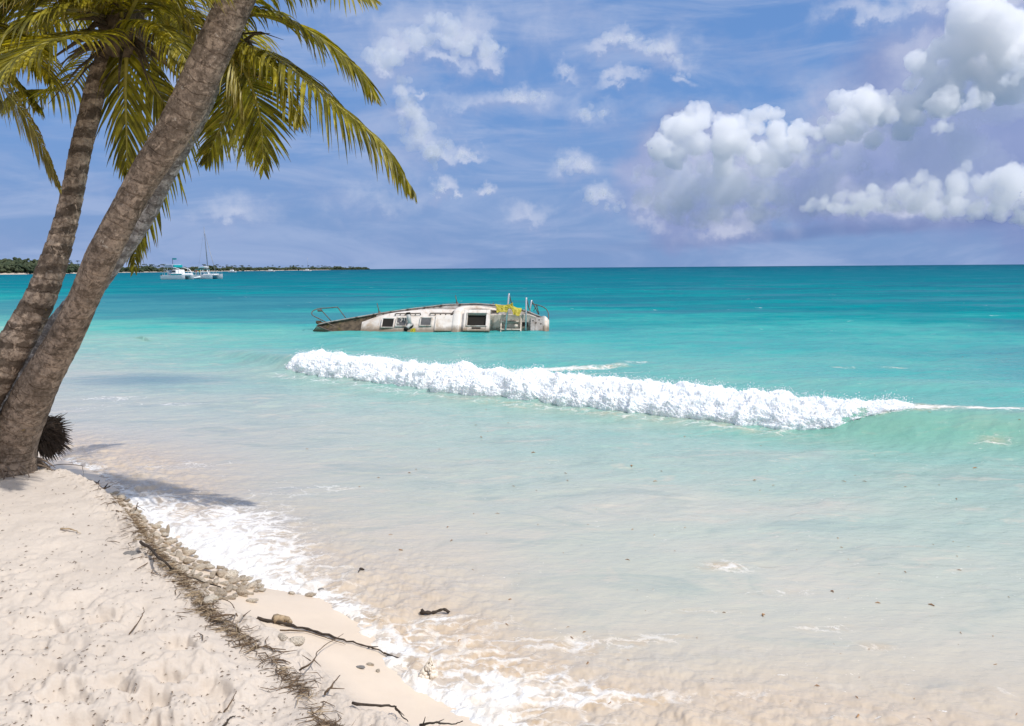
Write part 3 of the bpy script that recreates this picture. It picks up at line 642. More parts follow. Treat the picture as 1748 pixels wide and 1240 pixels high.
bark_b = bark('palm_bark_banded', (.40, .31, .235), (.125, .088, .062), .72, 8.0, .3)
bark_c = bark('palm_bark_grey', (.38, .36, .345), (.14, .12, .11), .4, 9.0, .6)
def leafmat(name, a, c2, tipc, trans=.45):
    m, t, b = material(name); p = t.pos()
    n = t.noise(p, 9, 4, .6); n2 = t.noise(p, 45, 3, .6); lt = t.attr('lt'); rd = t.attr('rnd')
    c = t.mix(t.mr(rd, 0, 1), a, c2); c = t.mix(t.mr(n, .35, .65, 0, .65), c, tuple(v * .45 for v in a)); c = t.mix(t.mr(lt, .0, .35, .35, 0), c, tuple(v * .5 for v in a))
    c = t.mix(t.mr(n2, .62, .74, 0, .35), c, (.40, .34, .09))
    c = t.mix(t.math('MULTIPLY', t.mr(lt, .72, 1.0), t.mr(rd, .3, .9)), c, tipc)
    b.inputs['Roughness'].default_value = .42; b.inputs['Specular IOR Level'].default_value = .45; t.set(b.inputs['Base Color'], c)
    tl_ = t.n.new('ShaderNodeBsdfTranslucent'); t.set(tl_.inputs[0], t.mix(1, c, (1.35, 1.25, .45), 'MULTIPLY')); mx = t.n.new('ShaderNodeMixShader'); mx.inputs[0].default_value = trans
    t.l.new(b.outputs[0], mx.inputs[1]); t.l.new(tl_.outputs[0], mx.inputs[2]); t.l.new(mx.outputs[0], t.n['Material Output'].inputs[0]); return m
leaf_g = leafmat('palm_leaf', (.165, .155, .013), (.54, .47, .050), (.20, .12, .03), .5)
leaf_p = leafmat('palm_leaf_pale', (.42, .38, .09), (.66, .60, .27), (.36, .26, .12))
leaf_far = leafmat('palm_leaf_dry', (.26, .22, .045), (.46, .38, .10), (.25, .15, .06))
rach_m = flat_mat('frond_rachis', (.32, .28, .05), .5, .25, 20)
dry_m = flat_mat('crown_fibre', (.11, .08, .05), .9, .4, 18, bumpd=.01)
def trunk(name, path, radii, mat, parent, ringk, ringamp, n=460, m=56, base=None, warp=.012):
    """path: list of world points base->top"""
    ptsr = cat([list(p_) + [r_] for p_, r_ in zip(path, radii)], n)
    c = ptsr[:, :3]; r_ = ptsr[:, 3]; d = np.gradient(c, axis=0); d /= np.linalg.norm(d, axis=1)[:, None]
    L = np.concatenate([[0], np.cumsum(np.linalg.norm(np.diff(c, axis=0), axis=1))])
    a = np.cross(d, np.array([0, 1.0, 0])); a /= np.linalg.norm(a, axis=1)[:, None]; b_ = np.cross(d, a)
    ang = np.linspace(0, 2 * math.pi, m, endpoint=False); AN = ang[None]; LL = L[:, None]
    ph = ((LL + .10 * pn(LL * 1.3 + 0 * AN, AN * 0 + 3, 7) + .02 * np.sin(AN + LL)) * ringk)
    k = np.floor(ph); fr = ph - k
    saw = (fr ** .6) - .5 + .25 * np.sin(k * 12.9898)   # each scar flares then steps in
    nz = fbm(np.cos(AN) * 2 + LL * 2.2, np.sin(AN) * 2 + LL * .7, 4, 19, .6) + .5 * fbm(np.cos(AN) * 3 + LL * 11, np.sin(AN) * 3 + LL * 5, 3, 29, .6)
    RR_ = r_[:, None] * (1 + warp * 3 * nz) + ringamp * saw
    V = c[:, None] + a[:, None] * (np.cos(AN) * RR_)[..., None] + b_[:, None] * (np.sin(AN) * RR_)[..., None]
    o = gridmesh(name, V, n, m, mat, parent, attrs={'len': np.repeat(L, m), 'ang': np.tile(ang, n)}, wrap=True)
    return o
def frond(parent, path, lmax, droop=.55, n=78, side=None, mat=None, width=.036, swept=.55, base=.1, twist=.35, seed=0, rr=.014, lift=.15, label=None, lo=.30, asym=(1, 1)):
    n = int(n * .82); width *= .80; rd = random.Random(seed * 31 + 5); c = cat(path, 60); tang = np.gradient(c, axis=0); tang /= np.linalg.norm(tang, axis=1)[:, None]
    VV = []; FF = []; LT = []; RN = []
    for k in range(n):
        t_ = base + (1 - base) * (k + rd.uniform(-.3, .3)) / n; t_ = min(max(t_, 0), 1); f_ = t_ * 59; i = min(int(f_), 58); w = f_ - i
        p0 = c[i] * (1 - w) + c[i + 1] * w; T = tang[i] * (1 - w) + tang[i + 1] * w; T = T / np.linalg.norm(T)
        if side is None: S_ = np.cross(T, (0, 0, 1.0)) + np.array([.0, .0, 0])
        else: S_ = np.array(side, float) - T * np.dot(side, T)
        S_ = S_ / max(np.linalg.norm(S_), 1e-3); N_ = np.cross(S_, T)
        if N_[2] < 0: N_ = -N_
        prof = (lo + (1 - lo) * math.sin(math.pi * min(1, (t_ * .93 + .05)) ** .85) ) * (1 if t_ < .8 else 1 - (t_ - .8) * 2.2)
        for sg in (-1, 1):
            if rd.random() < .03: continue
            ln = lmax * prof * rd.uniform(.74, 1.14) * (asym[0] if sg < 0 else asym[1]); d = T * (swept + .9 * t_ ** 2 + rd.uniform(-.16, .16)) + S_ * sg * (1 - .35 * t_) + N_ * (lift + rd.uniform(-.12, .12)) * (1 - t_)
            d = d / np.linalg.norm(d); segs = 7; p_ = p0.copy(); g = droop * rd.uniform(.75, 1.3); rn = rd.random(); tw = rd.uniform(-twist, twist)
            b0 = len(VV); brk = rd.randint(2, 5) if rd.random() < .10 else -1
            for s_ in range(segs + 1):
                q_ = s_ / segs; w_ = width * .5 * (.55 + .9 * q_) if q_ < .35 else width * .5 * (1 - ((q_ - .35) / .65) ** 1.6 * .96)
                wv = T - d * np.dot(T, d); wv = wv / max(np.linalg.norm(wv), 1e-3); nn = np.cross(d, wv); wv = wv * math.cos(tw + q_ * tw * 2) + nn * math.sin(tw + q_ * tw * 2); fold = np.cross(d, wv) * w_ * .55
                VV += [p_ - wv * w_ + fold, p_, p_ + wv * w_ + fold]; LT += [q_] * 3; RN += [rn] * 3
                if s_ < segs:
                    a_ = b0 + s_ * 3; FF += [(a_, a_ + 1, a_ + 4, a_ + 3), (a_ + 1, a_ + 2, a_ + 5, a_ + 4)]
                p_ = p_ + d * ln / segs
                gg = g * (1.0 if s_ != brk else 4.0); d = d + np.array([rd.uniform(-.03, .03), rd.uniform(-.03, .03), -gg * .42 * (.4 + q_)]); d = d / np.linalg.norm(d)
    o = rawmesh('frond', np.array(VV), np.array(FF), mat or leaf_g, parent, attrs={'lt': LT, 'rnd': RN})
    if label: o['label'] = label
    mb = MB(); mb.tube(c[::2], [rr * (1.35 - 1.15 * (i / 29)) for i in range(30)], 6); mb.build('rachis', rach_m, o, True)
    return o
def local(root, pts): # world -> root-local translation
    o = np.array(root.location); return [np.array(p_) - o for p_ in pts]
def DP(lst): return [D(*p_) for p_ in lst]
def palm(name, label, base, group='coconut palms leaning over the beach'):
    return empty(name, base, label, 'palm tree', group)
# ---- palm A: the thick trunk in front
bz = land_z(*P(16, 804, .8)[:2])
baseA = D(10, 806, 7.22); baseA[2] = bz - .12
pa = palm('coconut_palm', 'thickest brown palm trunk, leaning right in front of the others', baseA)
pathA = [baseA, D(20, 765, 7.18), D(38, 715, 7.12), D(73, 643, 7.02), D(112, 575, 6.93), D(144, 508, 6.84), D(173, 440, 6.75), D(221, 348, 6.7), D(254, 290, 6.68), D(292, 232, 6.65), D(324, 174, 6.62), D(350, 116, 6.6), D(377, 58, 6.58), D(402, 0, 6.55), D(455, -110, 6.5), D(530, -250, 6.4), D(590, -390, 6.4)]
trunk('trunk', local(pa, pathA), [.245, .20, .182, .152, .128, .116, .120, .113, .122, .130, .136, .137, .134, .130, .13, .128, .125], bark_a, pa, 8.3, .0030, 700, 72, warp=.022)
def crown_fibre(root, c, r_, seed):
    mb = MB(); rd = random.Random(seed); c = np.array(c) - np.array(root.location)
    for _ in range(46):
        a = rd.uniform(0, 6.28); d = np.array([math.cos(a), math.sin(a), rd.uniform(-.9, .9)]); s_ = c + d * r_ * .35 + np.array([0, 0, rd.uniform(-.15, .12)])
        e = s_ + d * r_ * rd.uniform(.6, 1.5) + np.array([0, 0, -rd.uniform(.0, .25)]); m_ = (s_ + e) / 2 + np.array([0, 0, .05]); w = rd.uniform(.012, .035)
        mb.tube([s_, m_, e], [w, w * .7, w * .15], 5)
    mb.tube([c + np.array([0, 0, -.28]), c + np.array([0, 0, -.1]), c + np.array([0, 0, .2]), c + np.array([0, 0, .34])], [r_ * .42, r_ * .6, r_ * .5, r_ * .1], 14)
    return mb.build('crown_fibre', dry_m, root, True)
cA = D(596, -405, 6.4); crown_fibre(pa, cA, .3, 3)
def FR(root, pts, *a, **k): return frond(root, local(root, DP(pts)), *a, **k)
A0 = (596, -405, 6.4)
FR(pa, [A0,(590,-300,6.5),(560,-160,6.6),(575,-45,6.6),(640,4,6.6)], .42, .45, 64, (1,.3,.2), leaf_p, .026, seed=1, swept=.8, label='pale sun-bleached frond tip at the top edge')
for k, pts_ in enumerate([[A0,(540,-480,6.8),(440,-470,7.2),(370,-380,7.5)],[A0,(560,-360,6.7),(530,-280,6.9),(510,-180,7.0)]]):
    FR(pa, pts_, .6, .8, 64, seed=2 + k)
# dark fibrous root mass behind the foot
mroot = flat_mat('dark_root_fibre', (.085, .060, .042), .95, .6, 24)
mb = MB(); rd = random.Random(5); cR = D(76, 738, 7.85) - baseA
for _ in range(950):
    a = rd.uniform(0, 6.28); u = rd.uniform(-1, 1); s_ = math.sqrt(1 - u * u); d = np.array([s_ * math.cos(a), s_ * math.sin(a), u]); q = d * np.array([.135, .16, .19]) * (1 + .35 * float(pn(d[0] * 2 + 4, d[2] * 2, 8)))
    g = np.array([.05 + .09 * rd.random(), 0, -.05 - .07 * rd.random()]); s1_ = cR + q * rd.uniform(.1, .6); e = cR + q * rd.uniform(.70, 1.25) + g * .8
    mb.tube([s1_, (s1_ + e) / 2 + d * .02, e], [.006, .0045, .0015], 4, False)
mb.tube([cR + np.array([0, 0, -.17]), cR + np.array([0, 0, -.08]), cR + np.array([0, 0, .08]), cR + np.array([-.02, 0, .17])], [.05, .115, .12, .04], 12)
mb.tube([cR + np.array([-.02, 0, .15]), cR + np.array([-.09, -.1, .16]), cR + np.array([-.17, -.25, .1])], [.05, .06, .07], 8)
mb.build('root_mass', mroot, pa)['label'] = 'dark bristly mass of roots behind the foot of the trunk'
rb = MB(); mrootb = flat_mat('bare_root', (.20, .15, .11), .9, .3, 16, bumpd=.006)
for k in range(16):
    a = rd.uniform(-1.2, .9); st = baseA * 0 + np.array([.24 * math.cos(a), .24 * math.sin(a) , .16 + rd.uniform(-.06, .1)]); pts_ = [st - np.array([math.cos(a), math.sin(a), 0]) * .08, st]
    cur = st.copy(); dd = np.array([math.cos(a), math.sin(a) + .3, -.3])
    for s_ in range(4):
        dd = dd + np.array([rd.uniform(-.5, .5), rd.uniform(-.4, .5), -.35]); dd /= np.linalg.norm(dd); cur = cur + dd * rd.uniform(.035, .07); pts_.append(cur.copy())
    rb.tube(pts_, [.012, .011, .009, .007, .005, .002], 6)
rb.build('exposed_roots', mrootb, pa, True)
# ---- palm B: left, banded trunk
baseB = D(-75, 790, 6.9); baseB[2] = land_z(baseB[0], baseB[1]) - .1
pb = palm('coconut_palm', 'palm with dark-banded trunk and full crown, leftmost trunk in view', baseB)
pathB = [baseB, D(-45, 710, 6.9), D(-8, 643, 6.95), D(33, 575, 7.0), D(69, 508, 7.05), D(94, 440, 7.1), D(112, 380, 7.15), D(126, 319, 7.2), D(137, 261, 7.28), D(151, 203, 7.35), D(165, 145, 7.4), D(180, 105, 7.45), D(205, 62, 7.5)]
trunk('trunk', local(pb, pathB), [.20, .165, .148, .134, .119, .105, .095, .089, .086, .083, .082, .082, .082], bark_b, pb, 9.5, .008, 560, 56)
cB = D(210, 48, 7.5); crown_fibre(pb, cB, .34, 9)
nutm = flat_mat('coconut_husk', (.16, .15, .045), .55, .3, 14)
mb = MB()
def ell(mb, c, r_, n=10, sq=(1, 1, 1.15)):
    G = []
    for i in range(n + 1):
        ph = math.pi * i / n; G.append([np.array(c) + r_ * np.array([math.sin(ph) * math.cos(2 * math.pi * j / n) * sq[0], math.sin(ph) * math.sin(2 * math.pi * j / n) * sq[1], math.cos(ph) * sq[2]]) for j in range(n + 1)])
    mb.quadgrid(G)
B0 = (210, 48, 7.5)
for k, pts_ in enumerate([
    [B0,(150,15,7.2),(70,25,6.9),(-10,80,6.7),(-60,160,6.6)],
    [B0,(150,62,7.0),(90,70,6.6),(20,105,6.3),(-40,175,6.1)],
    [B0,(165,90,7.9),(110,150,8.2),(50,158,8.4),(-10,190,8.6)],
    [B0,(270,20,7.8),(320,35,8.1),(350,85,8.3),(362,130,8.4)],
    [B0,(190,-30,7.6),(120,-60,7.6),(30,-50,7.5),(-60,10,7.4)],
    [B0,(230,-40,7.6),(290,-60,7.8),(360,-30,8.0),(405,40,8.2)],
    [B0,(200,-20,6.9),(160,-60,6.2),(110,-70,5.7),(50,-30,5.2)],
    [B0,(240,-10,6.9),(280,-40,6.3),(320,-50,5.9),(350,-20,5.6)],
    [B0,(160,-10,7.3),(90,-15,7.1),(10,10,6.9),(-70,70,6.7)],
    [B0,(170,30,7.9),(120,30,8.3),(60,60,8.6),(20,110,8.8)],
    [B0,(255,40,7.1),(285,55,6.9),(310,90,6.75),(325,140,6.7)],
    [B0,(240,-20,8.0),(260,-10,8.6),(280,10,9.0),(290,60,9.3)]]):
    FR(pb, pts_, [.62,.74,.5,.5,.7,.65,.7,.6,.7,.55,.42,.55][k], [.55,.38,1.0,.9,.7,.8,.6,.7,.5,.9,.9,.9][k], 84, None, None, .034, seed=20 + k, lift=.2)
FR(pb, [B0,(180,-50,7.3),(110,-80,7.1),(30,-55,6.9),(-60,20,6.8)], .78, 1.2, 110, None, None, .038, seed=50)
FR(pb, [B0,(250,-50,7.2),(310,-65,7.0),(372,-30,6.95)], .66, 1.2, 90, None, None, .038, seed=51)
FR(pb, [B0,(150,5,7.8),(80,20,8.1),(10,70,8.3),(-40,130,8.4)], .62, .7, 100, None, None, .038, seed=52)
FR(pb, [B0,(216,95,7.4),(214,150,7.4),(216,225,7.42),(217,300,7.45)], .50, .34, 62, (1,0,.0), None, .034, seed=40, swept=.9, rr=.02)
FR(pb, [B0,(232,100,7.8),(262,150,7.9),(285,185,8.0),(300,240,8.0)], .5, .7, 60, (1,.3,0), None, .03, seed=41, swept=.8)
# ---- palm C: behind the thick trunk
baseC = D(-50, 742, 8.6); baseC[2] = land_z(baseC[0], baseC[1]) - .15
pc = palm('coconut_palm', 'greyish palm trunk half hidden behind the thickest trunk', baseC)
pathC = [baseC, D(-15, 700, 8.6), D(26, 650, 8.6), D(82, 585, 8.6), D(140, 512, 8.6), D(182, 458, 8.6), D(228, 397, 8.6), D(252, 360, 8.6), D(272, 319, 8.6), D(303, 261, 8.6), D(335, 203, 8.6), D(358, 150, 8.6), D(382, 95, 8.6)]
trunk('trunk', local(pc, pathC), [.22, .19, .165, .145, .13, .115, .105, .100, .098, .096, .095, .094, .092], bark_c, pc, 11, .007, 520, 48)
C0 = (388, 82, 8.6); crown_fibre(pc, D(*C0), .3, 12)
C = [ # path, leaflet length, droop, n, side, mat, width, seed, swept
 ([C0,(430,82,8.5),(490,112,8.3),(565,172,8.1),(650,245,7.95),(705,325,7.9)], .80, 1.0, 104, None, None, .040, .55),
 ([C0,(415,30,8.6),(480,32,8.5),(540,62,8.35),(600,108,8.2),(638,160,8.1)], .74, .55, 92, None, None, .038, 1.1),
 ([C0,(408,105,8.3),(432,155,8.2),(446,215,8.15),(450,292,8.1)], .56, .22, 78, (1,0,0), None, .034, .6),
 ([C0,(392,92,8.25),(402,120,8.2),(410,155,8.2),(416,180,8.2)], .50, 1.3, 44, None, leaf_p, .028, .6),
 ([C0,(392,130,8.7),(385,190,8.8),(368,235,8.9),(350,278,8.9)], .46, .30, 56, (1,.2,0), None, .036, .9),
 ([C0,(408,140,8.75),(410,200,8.8),(428,240,8.8),(446,268,8.8)], .44, .30, 46, (1,0,0), leaf_p, .036, .9),
 ([C0,(350,140,9.0),(300,250,9.1),(252,350,9.1),(234,400,9.0),(229,462,9.0)], .50, .30, 84, (1,0,0), None, .034, .75),
 ([C0,(340,40,8.8),(290,40,8.9),(265,90,9.0),(258,150,9.0)], .5, .9, 70, None, None, .034, .55),
 ([C0,(360,10,8.8),(340,-50,8.9),(290,-60,9.1),(230,-20,9.2)], .6, .8, 80, None, None, .034, .55),
 ([C0,(400,20,8.5),(430,-22,8.3),(490,-30,8.1),(556,-14,8.0)], .50, 1.5, 60, None, None, .034, .55),
 ([C0,(395,60,9.2),(410,60,9.9),(440,100,10.4),(455,160,10.7)], .6, .7, 70, (1,0,0), None, .034, .55),
 ([C0,(420,90,8.3),(470,120,8.1),(495,170,8.0),(510,215,7.95)], .46, .55, 60, None, None, .032, .75)]
for k, (pts_, lm, dr, n_, sd_, mt_, wd_, sw_) in enumerate(C):
    FR(pc, pts_, lm, dr, n_, sd_, mt_, wd_, swept=sw_, seed=60 + k, rr=.018 if k < 3 else .013, label={3: 'pale frond hanging straight down beside the thick trunk', 5: 'pale yellow underside of a hanging frond tip'}.get(k))
# ---- palm D: crown just off the left edge
baseD = D(-260, 760, 7.6); baseD[2] = land_z(baseD[0], baseD[1]) - .1
pd_ = palm('coconut_palm', 'palm off the left edge whose yellowing frond hangs beside the banded trunk', baseD)
trunk('trunk', local(pd_, [baseD, D(-240, 600, 7.6), D(-200, 400, 7.6), D(-160, 220, 7.6), D(-140, 90, 7.6)]), [.22, .19, .16, .14, .12], bark_b, pd_, 8, .009, 200, 32)
D0 = (-135, 70, 7.6); crown_fibre(pd_, D(*D0), .32, 14)
FR(pd_, [D0,(-60,90,7.3),(5,150,7.1),(48,205,7.0),(78,262,6.95),(104,322,6.95)], .36, .55, 84, (-.8,.5,.0), leaf_far, .026, seed=90, swept=.9, rr=.010, asym=(.5, 1), label='yellowing frond drooping against the sky, left of the trunks')
FR(pd_, [D0,(-80,30,7.2),(-20,40,6.9),(40,80,6.7),(90,140,6.6)], .6, .5, 84, None, None, .034, seed=91)
FR(pd_, [D0,(-90,-10,7.6),(-20,-50,7.6),(70,-40,7.6),(140,10,7.6)], .6, .8, 84, None, None, .034, seed=92)
FR(pd_, [D0,(-60,80,7.9),(-10,110,8.1),(40,150,8.2),(70,190,8.2)], .4, .9, 70, None, None, .03, seed=93)
FR(pd_, [D0,(-200,20,7.6),(-280,60,7.6),(-340,160,7.6)], .6, .8, 70, seed=94)
FR(pd_, [D0,(-170,-40,7.6),(-240,-60,7.6),(-330,-10,7.6)], .6, .8, 70, seed=95)
nb_ = MB(); cN = D(-6, 180, 7.0) - np.array(pd_.location)
nb2 = MB(); ell(nb2, cN + np.array([0, 0, .0]), .05); nb2.tube([cN + np.array([0, 0, .04]), cN + np.array([-.1, 0, .2]), cN + np.array([-.5, .3, .5])], [.008, .01, .012], 6); nb2.build('coconut', nutm, pd_, True)
# ================================================================ WRECKED YACHT
wk = empty('sailing_yacht', (0, 0, 0), 'white sailing yacht wrecked on its side, half sunk in the shallows', 'boat')
WY = 34.5; wp0 = D(543, 560, WY); PX = WY / F      # metres per photo pixel at the wreck
wk.location = (wp0[0], WY, .05); wk.rotation_mode = 'XYZ'; HEEL = R(46)
wk.rotation_euler = (HEEL, R(.6), R(-3))
m_wh = flat_mat('yacht_gelcoat', (.72, .66, .60), .5, .07, 2.2, dirt=(.46, .33, .22), dirt_amt=.7)
m_wh2 = flat_mat('yacht_stained_white', (.60, .56, .51), .55, .12, 3, dirt=(.26, .19, .12), dirt_amt=.75)
def stain(m):
    t = NT(m.node_tree); b = m.node_tree.nodes['Principled BSDF']; src = b.inputs['Base Color'].links[0].from_socket; p = t.pos(); z = t.sep(p)[2]
    n = t.noise(t.vm('MULTIPLY', p, (3, 3, .5)), 1.5, 5, .7); band = t.mr(t.math('MULTIPLY_ADD', n, -.35, z), -.10, .14, .85, 0)
    c = t.mix(band, src, (.16, .11, .06)); rust = t.noise(t.vm('MULTIPLY', t.obj(), (5, .8, 1)), 1.4, 5, .7); c = t.mix(t.mr(rust, .60, .72, 0, .6), c, (.30, .15, .06)); t.set(b.inputs['Base Color'], c)
stain(m_wh); stain(m_wh2)
m_gr = flat_mat('weathered_grey_deck', (.36, .34, .32), .7, .2, 4, dirt=(.17, .12, .08), dirt_amt=.75)
m_dk = flat_mat('rotten_foredeck', (.085, .062, .04), .85, .5, 6, dirt=(.14, .12, .03), dirt_amt=.3)
m_ck = flat_mat('cockpit_grp', (.62, .55, .47), .7, .2, 4, dirt=(.22, .15, .09), dirt_amt=.6)
m_bk = flat_mat('black_fitting_and_shade', (.012, .010, .007), .9, .2, 3)  # black for small fittings, and for shade painted into the openings
m_st = flat_mat('stainless_tube', (.62, .62, .62), .25, .05, 9, metal=.7)
m_sd = flat_mat('corroded_metal', (.14, .11, .09), .6, .3, 12, metal=.3)
m_gl = flat_mat('smoked_hatch_glass', (.09, .085, .08), .25, .2, 5, spec=.7)
m_mo = flat_mat('mouldy_white', (.62, .58, .50), .6, .12, 5, dirt=(.30, .29, .03), dirt_amt=.8)
def hb(u):   # half beam from bow (0) to stern (9.7)
    return float(np.interp(u, [0, .4, 1.2, 2.4, 3.9, 5.3, 6.6, 7.8, 8.8, 9.4, 9.7], [.03, .20, .46, .83, 1.20, 1.46, 1.53, 1.42, 1.08, .74, .52]))
def shr(u): return .012 * (u - 6) ** 2 * (1 if u < 6 else .6) * .7
def grid(fn, us, vs): return [[fn(u, v) for v in vs] for u in us]
US = list(np.linspace(0, 9.7, 60))
def hullf(u, a):  # a: 0 = far gunwale, 1 = near gunwale, round the bilge
    th_ = math.pi * a; b_ = hb(u); dep = float(np.interp(u, [0, 1, 3, 6, 9, 9.7], [.35, .75, 1.1, 1.15, .75, .55]))
    return (u - .25 * math.sin(th_) * (1 if u < .5 else 0), b_ * math.cos(th_) * (1 if abs(math.cos(th_)) > .999 else 1.0) * (1 + .02 * math.sin(th_)), shr(u) - dep * math.sin(th_) ** .75)
mb = MB(); mb.quadgrid(grid(hullf, US, np.linspace(0, 1, 28))); hull = mb.build('hull', m_wh2, wk, True)
# transom cap
mb = MB(); ring_ = [hullf(9.7, a) for a in np.linspace(0, 1, 28)]; mb.add(ring_, [tuple(range(28))]); mb.build('transom', m_wh2, wk)
# side decks (leaving the cockpit open)
CK = (6.55, 9.15, .70)
def deckz(u, y): return shr(u) + .05 * (1 - (y / max(hb(u), .05)) ** 2)
mb = MB(); mb.quadgrid(grid(lambda u, v: (u, hb(u) * v, deckz(u, hb(u) * v)), np.linspace(2.4, CK[0], 40), np.linspace(-1, 1, 24)))
for sg in (1, -1): mb.quadgrid(grid(lambda u, v: (u, sg * (CK[2] * min(1, hb(u) / 1.1) * (1 - v) + hb(u) * v), deckz(u, sg * (CK[2] * (1 - v) + hb(u) * v))), np.linspace(CK[0], CK[1], 24), np.linspace(0, 1, 8)))
mb.quadgrid(grid(lambda u, v: (u, hb(u) * v, deckz(u, hb(u) * v)), np.linspace(CK[1], 9.7, 8), np.linspace(-1, 1, 16)))
mb.build('side_deck', m_gr, wk, True)
mb = MB(); mb.quadgrid(grid(lambda u, v: (u, hb(u) * v, deckz(u, hb(u) * v) - .10 * (1 - abs(v) ** 6) + .03 * pn(u * 3, v * 3, 3)), np.linspace(.05, 2.45, 30), np.linspace(-1, 1, 16)))
for k in range(5): mb.tube([(.5 + k * .42, -.3 - k * .08, .12 - .02 * k), (.7 + k * .42, hb(.6 + k * .42) * .8, .14 - .02 * k)], .022, 6)
mb.tube([(.2, .0, .12), (1.2, .04, .08), (2.4, .1, .02)], .035, 6); mb.build('foredeck', m_dk, wk)
# toe rail and rub strake
for sg in (1, -1):
    mb = MB(); mb.tube([(u, sg * (hb(u) - .015), deckz(u, hb(u)) + .035) for u in np.linspace(.05, 9.6, 60)], .028, 8)
    mb.build('toe_rail', m_gr if sg > 0 else m_sd, wk, True)
mb = MB(); mb.tube([(u, hb(u) + .02, shr(u) - .05) for u in np.linspace(.1, 9.5, 60)], .022, 6); mb.build('rub_strake', m_sd, wk, True)
for u in (1.6, 2.3, 3.0, 3.7, 4.4, 5.1, 5.9): mb = MB(); mb.box((u, hb(u) - .06, deckz(u, hb(u)) + .07), (.10, .05, .07), bev=.01); mb.build('cleat', m_sd, wk)
for u in (2.05, 2.7, 3.4, 4.1, 4.8): mb = MB(); mb.box((u, hb(u) - .07, deckz(u, hb(u)) + .05), (.035, .03, .045)); mb.build('stanchion_base', m_sd, wk)
# coach roof
C0u, C1u = 1.85, 6.45
def cab(u, v):
    w = float(np.interp(u, [C0u, 2.3, 3.0, 4.5, C1u], [.34, .52, .74, .98, .98])); h = float(np.interp(u, [C0u, 2.15, 2.7, 3.4, 5, C1u], [.0, .11, .26, .38, .45, .46]))
    a = v * math.pi / 2; x_ = math.copysign(abs(math.sin(a)) ** .62, a) * w; z_ = abs(math.cos(a)) ** .42 * h if abs(v) < 1 else 0
    return (u, x_, shr(u) + .02 + z_)
mb = MB(); mb.quadgrid(grid(cab, np.linspace(C0u, C1u, 60), np.linspace(-1, 1, 40))); mb.build('coach_roof', m_wh, wk, True)
def roofz(u, y):
    w = cab(u, 1)[1]; s_ = min(.999, abs(y) / w); a = math.asin(s_ ** (1 / .62)); h = cab(u, 0)[2] - shr(u) - .02
    return shr(u) + .02 + math.cos(a) ** .42 * h
def on(u, y, dz=0): return np.array([u, y, roofz(u, y) + dz])
def hatch(u, y, lu, ly, glass, open_=False, nm='hatch'):
    tilt = math.atan2(roofz(u, y + ly / 2) - roofz(u, y - ly / 2), ly); Rm = Matrix.Rotation(tilt, 3, 'X'); c = on(u, y, .035)
    h_ = MB()
    for (du, dy, a, b_) in ((0, ly / 2, lu, .05), (0, -ly / 2, lu, .05), (lu / 2, 0, .05, ly - .05), (-lu / 2, 0, .05, ly - .05)):
        h_.box(Vector(c) + Rm @ Vector((du, dy, 0)), (a + (.05 if b_ == .05 and a == lu else 0), b_, .075), Rm.to_3x3(), .012)
    f_ = h_.build(nm, m_wh2 if not open_ else m_wh, wk)
    g_ = MB(); g_.box(Vector(c) + Rm @ Vector((0, 0, .004)), (lu - .05, ly - .05, .02), Rm); g_.build('opening_shade' if open_ else 'glass', m_bk if open_ else glass, f_)  # an open hatch gets a black panel for the shade inside
    return f_
hatch(3.03, .05, .50, .50, m_gl, True)['label'] = 'foremost hatch, open and black inside'
hatch(3.60, .06, .42, .46, m_gl)
mb = MB(); rd = random.Random(2)
for k in range(8):
    u = 3.45 + .3 * rd.random(); y = -.1 + .35 * rd.random(); mb.tube([on(u, y, .07), on(u + rd.uniform(-.1, .1), y + rd.uniform(.05, .16), .11)], .014, 5)
mb.build('broken_hatch_slats', m_wh, wk)
hatch(4.62, .08, .46, .44, m_gl)['label'] = 'square hatch with grey glass in the middle of the roof'
# vent pipe (mast stub) with black ends
mb = MB(); mb.tube([on(3.98, -.10, .02), on(3.98, -.08, .10)], .12, 12); mb.tube([on(3.98, -.10, .06), on(3.94, .10, .20), on(3.90, .26, .30)], [.085, .08, .085], 12)
mb.tube([on(3.98, -.12, .08), on(3.86, -.34, .12)], [.08, .07], 12); vp = mb.build('mast_stub', flat_mat('grey_alloy', (.45, .44, .42), .5, .15, 8), wk, True)
for pts_, r_ in (([on(3.90, .26, .29), on(3.89, .33, .34)], .095), ([on(3.86, -.33, .11), on(3.83, -.42, .12)], .085), ([on(3.98, -.12, .035), on(3.98, -.12, .075)], .15)): mb = MB(); mb.tube(pts_, r_, 12); mb.build('black_collar', m_bk, vp, True)
# yellow weed stain below it: thin clump of algae
mb = MB()
for k in range(30): 
    y = -.25 - .3 * rd.random(); u = 4.12 + rd.uniform(-.07, .07) * (1 + .5 * rd.random()); mb.box(on(u, y, .012), (.05, .07, .02))
mb.build('algae_growth', flat_mat('yellow_algae', (.38, .33, .02), .9, .3, 20), wk)
# grab rails
for (ua, ub) in ((3.28, 4.35), (4.75, 5.85)):
    mb = MB(); K_ = 9; y_ = .50
    mb.tube([on(u, y_, .075) for u in np.linspace(ua, ub, 16)], .017, 6)
    for u in np.linspace(ua, ub, 6): mb.tube([on(u, y_, -.01), on(u, y_, .075)], .022, 6)
    mb.tube([on(u, y_ + .10, .02) for u in np.linspace(ua, ub, 16)], .010, 5)
    mb.build('grab_rail', m_sd, wk, True)
